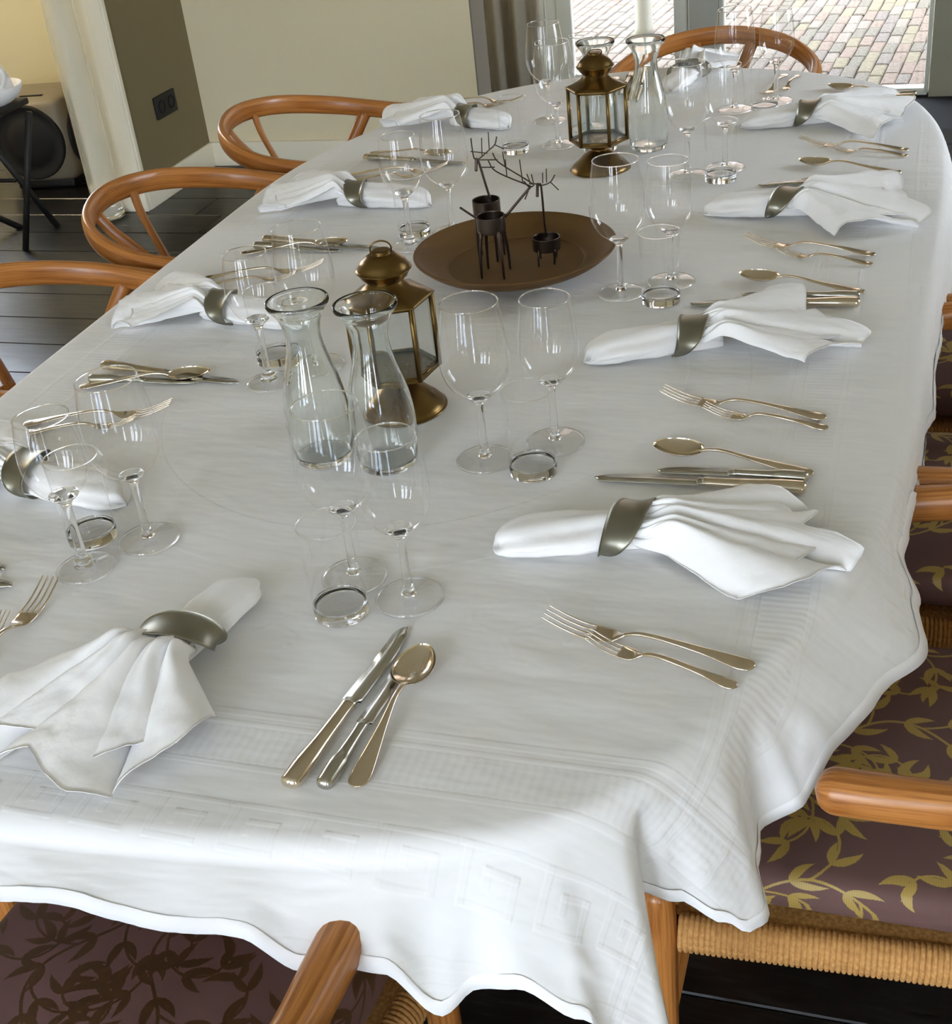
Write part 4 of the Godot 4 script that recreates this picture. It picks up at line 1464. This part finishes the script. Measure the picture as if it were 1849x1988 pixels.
func make_knife(called: String, L: float, bl: float, w: float, steel_handle: bool) -> Node3D:
	var k := thing(called, "", "knife")
	var st := ns()
	var rows := [PackedVector3Array(), PackedVector3Array(), PackedVector3Array(), PackedVector3Array()]
	var n := 30
	var e0 := PackedVector3Array()
	for i in n + 1:
		var q := float(i) / n
		var x := q * bl
		var tip := sqrt(maxf(0.0, 1.0 - pow(maxf(0.0, 1.0 - q / 0.16), 2.0)))
		var back := -w * lerpf(0.35, 1.0, tip) + w * 0.75 * pow(maxf(0.0, 1.0 - q / 0.5), 2.0)
		var edge := w * tip * (1.0 - 0.12 * sin(q * PI))
		if back > edge:
			back = edge
		var y := lerpf(0.0022, 0.0056, q)
		rows[0].append(Vector3(x, y + 0.0009, back)); rows[1].append(Vector3(x, y + 0.0003, edge))
		rows[2].append(Vector3(x, y - 0.0003, edge)); rows[3].append(Vector3(x, y - 0.0009, back))
	rows.append(rows[0])
	grid(st, rows, false)
	part("blade", st, M.steel, k)
	st = ns()
	bar(st, [Vector3(bl - 0.002, 0.0058, 0), Vector3(bl + 0.004, 0.006, 0), Vector3(bl + 0.0065, 0.006, 0)], [w * 0.8, w * 0.72, w * 0.8], [0.0028, 0.004, 0.0046], Vector3.UP, 14, 0.5, 0.5)
	part("bolster", st, M.steel, k)
	st = ns()
	profile_bar(st, [bl + 0.005, bl + 0.02, (bl + L) * 0.5, L - 0.03, L - 0.006], [0.0062, 0.0062, 0.0066, 0.0072, 0.0074], [w * 0.74, w * 0.72, w * 0.84, w * 1.05, w * 1.02], [0.0042, 0.0043, 0.0051, 0.0064, 0.0062], 24, 2.4)
	part("handle", st, M.steel if steel_handle else M.silver, k)
	return k

func lay(src: Node3D, called: String, label: String, cat: String, head: Vector2, tail: Vector2, group: String, fresh: Dictionary, lift := 0.0) -> void:
	var d := (tail - head).normalized()
	var at := Vector3(head.x, T + lift, head.y)
	var turn := atan2(-d.y, d.x)
	if not fresh.has(called):
		fresh[called] = true
		src.position = at
		src.rotation.y = turn
		tag(src, label, cat, group)
	else:
		dup(src, called, label, cat, at, turn, group)

func make_places() -> void:
	var F := make_fork("dinner_fork", 0.212, 0.052, 0.0122)
	var G := make_fork("dessert_fork", 0.157, 0.038, 0.0098)
	var K := make_knife("dinner_knife", 0.245, 0.124, 0.0098, false)
	var J := make_knife("dessert_knife", 0.175, 0.086, 0.0078, true)
	var S := make_spoon()
	var fresh := {}
	# place name, then head and tail of: dinner fork, dessert fork, dinner knife, dessert knife, spoon
	var pl := [
		["nearest right-hand place", [0.312, 0.956, 0.52, 0.992], [0.358, 0.978, 0.509, 1.023], [0.296, 0.666, 0.54, 0.669], [0.366, 0.641, 0.538, 0.646], [0.352, 0.590, 0.542, 0.630]],
		["second right-hand place", [0.339, 0.455, 0.547, 0.491], [0.398, 0.488, 0.547, 0.516], [0.325, 0.145, 0.57, 0.138], [0.394, 0.107, 0.569, 0.116], [0.384, 0.040, 0.572, 0.092]],
		["third right-hand place", [0.375, -0.109, 0.581, -0.060], [0.429, -0.066, 0.580, -0.020], [0.361, -0.403, 0.604, -0.432], [0.435, -0.434, 0.609, -0.447], [0.421, -0.529, 0.606, -0.465]],
		["farthest right-hand place", [0.412, -0.654, 0.615, -0.602], [0.468, -0.617, 0.619, -0.565], [0.377, -0.943, 0.62, -0.96], [0.45, -0.968, 0.625, -0.985], [0.436, -1.068, 0.60, -0.975]],
		["near end place", [-0.249, 0.978, -0.245, 1.190], [-0.270, 1.039, -0.262, 1.196], [0.174, 0.985, 0.150, 1.228], [0.190, 1.050, 0.181, 1.224], [0.205, 1.019, 0.207, 1.215]],
		["second left-hand place", [-0.318, 0.030, -0.521, 0.084], [-0.352, 0.07, -0.502, 0.112], [-0.268, 0.467, -0.513, 0.436], [-0.331, 0.470, -0.505, 0.484], [-0.322, 0.448, -0.510, 0.503]],
		["third left-hand place", [-0.27, -0.512, -0.48, -0.478], [-0.30, -0.475, -0.455, -0.448], [-0.249, -0.065, -0.493, -0.098], [-0.321, -0.052, -0.495, -0.064], [-0.318, -0.085, -0.505, -0.034]],
		["farthest left-hand place", [-0.250, -1.012, -0.46, -1.034], [-0.28, -0.985, -0.435, -0.99], [-0.244, -0.548, -0.487, -0.590], [-0.30, -0.565, -0.472, -0.582], [-0.292, -0.60, -0.482, -0.63]],
		["nearest left-hand place", [-0.325, 0.560, -0.53, 0.622], [-0.36, 0.60, -0.51, 0.645], [-0.30, 0.985, -0.545, 0.975], [-0.33, 0.955, -0.505, 0.945], [-0.315, 1.01, -0.51, 1.03]],
		["far end place", [0.306, -0.985, 0.33, -1.19], [0.338, -1.03, 0.36, -1.185], [0.0, -1.0, -0.01, -1.24], [-0.03, -1.05, -0.035, -1.224], [-0.06, -1.02, -0.07, -1.21]],
	]
	var pieces := [[F, "dinner_fork", "large silver dinner fork", "fork", "dinner forks"], [G, "dessert_fork", "short silver dessert fork", "fork", "dessert forks"], [K, "dinner_knife", "long dinner knife with a thick round-ended handle", "knife", "dinner knives"], [J, "dessert_knife", "short dessert knife between big knife and spoon", "knife", "dessert knives"], [S, "dessert_spoon", "silver spoon with an egg-shaped bowl", "spoon", "spoons"]]
	for p in pl:
		for i in 5:
			var e: Array = p[i + 1]
			if e.is_empty():
				continue
			var q: Array = pieces[i]
			lay(q[0], q[1], "%s at the %s" % [q[2], p[0]], q[3], Vector2(e[0], e[1]), Vector2(e[2], e[3]), q[4], fresh)
	# napkins: rolled tip, ring, half width of the roll, outline of the fanned end as [degrees, length] pairs, folds, height, phase
	var nk := [
		["nearest right-hand place", Vector2(0.222, 0.829), Vector2(0.361, 0.800), 0.034, [[-40, 0.13], [-22, 0.19], [-6, 0.215], [3, 0.19], [12, 0.25], [30, 0.215], [48, 0.165]], 3.0, 0.034, 0.3],
		["second right-hand place", Vector2(0.214, 0.353), Vector2(0.349, 0.300), 0.034, [[-44, 0.20], [-32, 0.235], [-18, 0.19], [0, 0.19], [13, 0.25], [30, 0.195], [44, 0.18]], 2.5, 0.036, 0.0],
		["third right-hand place", Vector2(0.288, -0.252), Vector2(0.424, -0.252), 0.034, [[-52, 0.20], [-38, 0.235], [-20, 0.20], [0, 0.20], [12, 0.25], [35, 0.18], [55, 0.155]], 2.5, 0.042, 0.8],
		["farthest right-hand place", Vector2(0.284, -0.772), Vector2(0.411, -0.801), 0.032, [[-50, 0.19], [-36, 0.25], [-18, 0.245], [5, 0.20], [30, 0.185], [57, 0.19]], 2.5, 0.034, 1.2],
		["near end place", Vector2(-0.018, 0.945), Vector2(-0.042, 1.066), 0.027, [[-56, 0.13], [-40, 0.175], [-14, 0.225], [6, 0.195], [24, 0.235], [44, 0.185], [64, 0.115]], 3.0, 0.044, 1.0],
		["nearest left-hand place", Vector2(-0.263, 0.800), Vector2(-0.405, 0.776), 0.034, [[-45, 0.16], [-25, 0.2], [0, 0.18], [20, 0.21], [45, 0.16]], 2.5, 0.035, 0.4],
		["second left-hand place", Vector2(-0.262, 0.265), Vector2(-0.395, 0.245), 0.034, [[-48, 0.15], [-28, 0.19], [-6, 0.2], [12, 0.2], [30, 0.2], [48, 0.16]], 2.5, 0.040, 1.0],
		["third left-hand place", Vector2(-0.235, -0.29), Vector2(-0.380, -0.302), 0.034, [[-46, 0.15], [-26, 0.2], [-4, 0.2], [14, 0.21], [34, 0.2], [50, 0.15]], 2.5, 0.046, 0.6],
		["farthest left-hand place", Vector2(-0.225, -0.800), Vector2(-0.325, -0.832), 0.034, [[-44, 0.16], [-24, 0.21], [0, 0.22], [20, 0.225], [42, 0.16]], 2.5, 0.050, 0.3],
		["far end place", Vector2(0.085, -1.07), Vector2(0.110, -1.17), 0.030, [[-44, 0.13], [-22, 0.17], [0, 0.15], [20, 0.18], [44, 0.13]], 2.0, 0.058, 0.5],
	]
	var i := 0
	for p in nk:
		make_napkin(p, i)
		i += 1

func make_napkin(p: Array, idx: int) -> void:
	var head: Vector2 = p[1]
	var ring: Vector2 = p[2]
	var W: float = p[3]
	var ax := (ring - head).normalized()
	var Lh := head.distance_to(ring)
	var turn := atan2(-ax.y, ax.x)         # +x runs from the rolled end through the ring into the tail
	var n := thing("napkin", "white cloth napkin fanned out of its metal ring at the %s" % p[0], "napkin", Vector3(ring.x, T, ring.y), turn, "folded napkins")
	var sd := idx * 13.7
	var st := ns()
	var rows := []
	for i in 33:
		var s := i / 32.0
		var x := -Lh * (1.0 - s)
		var rise := sqrt(maxf(0.0, 1.0 - pow(maxf(0.0, 1.0 - s / 0.30), 2.4)))
		var w := W * rise * lerpf(1.0, 0.78, smoothstep(0.55, 1.0, s)) + 0.002
		var h := (0.036 + 0.004 * sin(sd)) * pow(rise, 0.8) * lerpf(0.82, 1.0, s) + 0.002
		var r := PackedVector3Array()
		for j in 44:
			var a := TAU * j / 44
			var rad := 1.0 + 0.085 * sin(a * 4.0 + sd + s * 2.2) * smoothstep(0.1, 0.8, s) + 0.05 * sin(a * 7.0 - s * 3.0 + sd) + 0.07 * nz.get_noise_2d(a * 1.2 + sd, s * 3.0)
			var z := cos(a) * w * rad
			var y := h * 0.5 + sin(a) * h * 0.5 * rad
			r.append(Vector3(x + 0.004 * sin(a * 3.0 + sd) * (1.0 - s), maxf(y, 0.0006), z))
		rows.append(r)
	# gathered neck inside the ring
	for i in range(1, 8):
		var r := PackedVector3Array()
		var f := i / 7.0
		for j in 44:
			var v: Vector3 = rows[32][j]
			var a := TAU * j / 44
			var g := (1.0 - 0.55 * f * f) * (1.0 + 0.05 * sin(a * 9.0 + sd) * f)
			r.append(Vector3(0.045 * f, maxf(v.y * g, 0.0006), v.z * g))
		rows.append(r)
	var cend := PackedVector3Array()
	for j in 44:
		cend.append(Vector3(0.047, 0.006, 0))
	rows.append(cend)
	var c0 := PackedVector3Array()
	for j in 44:
		c0.append(Vector3(-Lh - 0.001, 0.008, 0))
	rows.push_front(c0)
	grid(st, rows, true)
	part("rolled_end", st, M.napkin, n)
	var nodes: Array = p[4]
	for li in 2:
		st = ns()
		rows = []
		var k: float = p[5] if li == 0 else p[5] * 0.6
		var a0: float = nodes[0][0]
		var a1: float = nodes[-1][0]
		var phase: float = p[7] + li * 1.9
		var amp: float = p[6] * (1.0 if li == 0 else 0.8)
		for i in 41:
			var q := i / 40.0
			var r := PackedVector3Array()
			for j in 129:
				var a := j / 64.0 - 1.0
				var ph: float = TAU * k * a * 0.5 + phase
				# folds overlap: the cloth runs back under itself between the ridges
				var aa: float = a + 0.30 / k * sin(ph) * smoothstep(0.05, 0.7, q) * (1.0 - pow(absf(a), 4.0))
				if li == 1:
					aa = aa * 0.62 + 0.1 * sin(sd)
				var deg := lerpf(a0, a1, clampf(aa * 0.5 + 0.5, 0.0, 1.0))
				var L := 0.0
				for m in nodes.size() - 1:
					if deg >= nodes[m][0] and (deg <= nodes[m + 1][0] or m == nodes.size() - 2):
						var g: float = (deg - nodes[m][0]) / (nodes[m + 1][0] - nodes[m][0])
						L = lerpf(nodes[m][1], nodes[m + 1][1], g * 0.6 + 0.4 * g * g * (3.0 - 2.0 * g))
				L = (L + 0.004 * sin(a * 11.0 + sd)) * (0.96 if li == 0 else 0.80)
				var rr := L * q
				var ang := deg_to_rad(deg)
				var spread := lerpf(0.026, 0.0, smoothstep(0.0, 0.4, q))
				var pos := Vector2(rr * cos(ang) + 0.004, rr * sin(ang) + spread * a)
				var fold := pow(0.5 + 0.5 * cos(ph), 0.8)
				var up := amp * smoothstep(0.0, 0.3, q) * lerpf(1.0, 0.62, q) * fold
				var base := 0.028 * pow(1.0 - q, 1.6) * (1.0 - 0.35 * a * a)
				var crease := 0.0022 * sin(a * 30.0 + q * 2.0 + sd) * (1.0 - q) + 0.004 * q * nz.get_noise_2d(pos.x * 22.0 + sd, pos.y * 22.0)
				var y := 0.0022 + li * (0.003 + 0.006 * (1.0 - q)) + base + up + crease
				r.append(Vector3(pos.x, maxf(y, 0.0018 + li * 0.0015), pos.y))
			rows.append(r)
		cloth_sheet(st, rows, 0.0011)
		part("fanned_end", st, M.napkin, n)
	# the ring: a leaf-shaped band bent over the roll
	var rn := thing("napkin_ring", "leaf-shaped pewter napkin ring round the napkin at the %s" % p[0], "napkin ring", Vector3(ring.x, T, ring.y), turn, "leaf-shaped napkin rings")
	st = ns()
	rows = []
	for i in 49:
		var u := i / 24.0 - 1.0
		var a := u * deg_to_rad(150.0)
		var hw := 0.0205 * pow(maxf(0.0, 1.0 - pow(absf(u), 1.6)), 0.75) + 0.0004
		var c := Vector3(0.006 - 0.034 * u * (1.0 if idx < 4 else -0.85), 0.0225 + 0.0215 * cos(a), sin(a) * 0.041)
		var r := PackedVector3Array()
		for j in 9:
			var v := j / 4.0 - 1.0
			var flare := 0.003 * v * v
			r.append(c + Vector3(v * hw, cos(a) * flare, sin(a) * flare))
		rows.append(r)
	cloth_sheet(st, rows, 0.0012)
	part("band", st, M.pewter, rn)
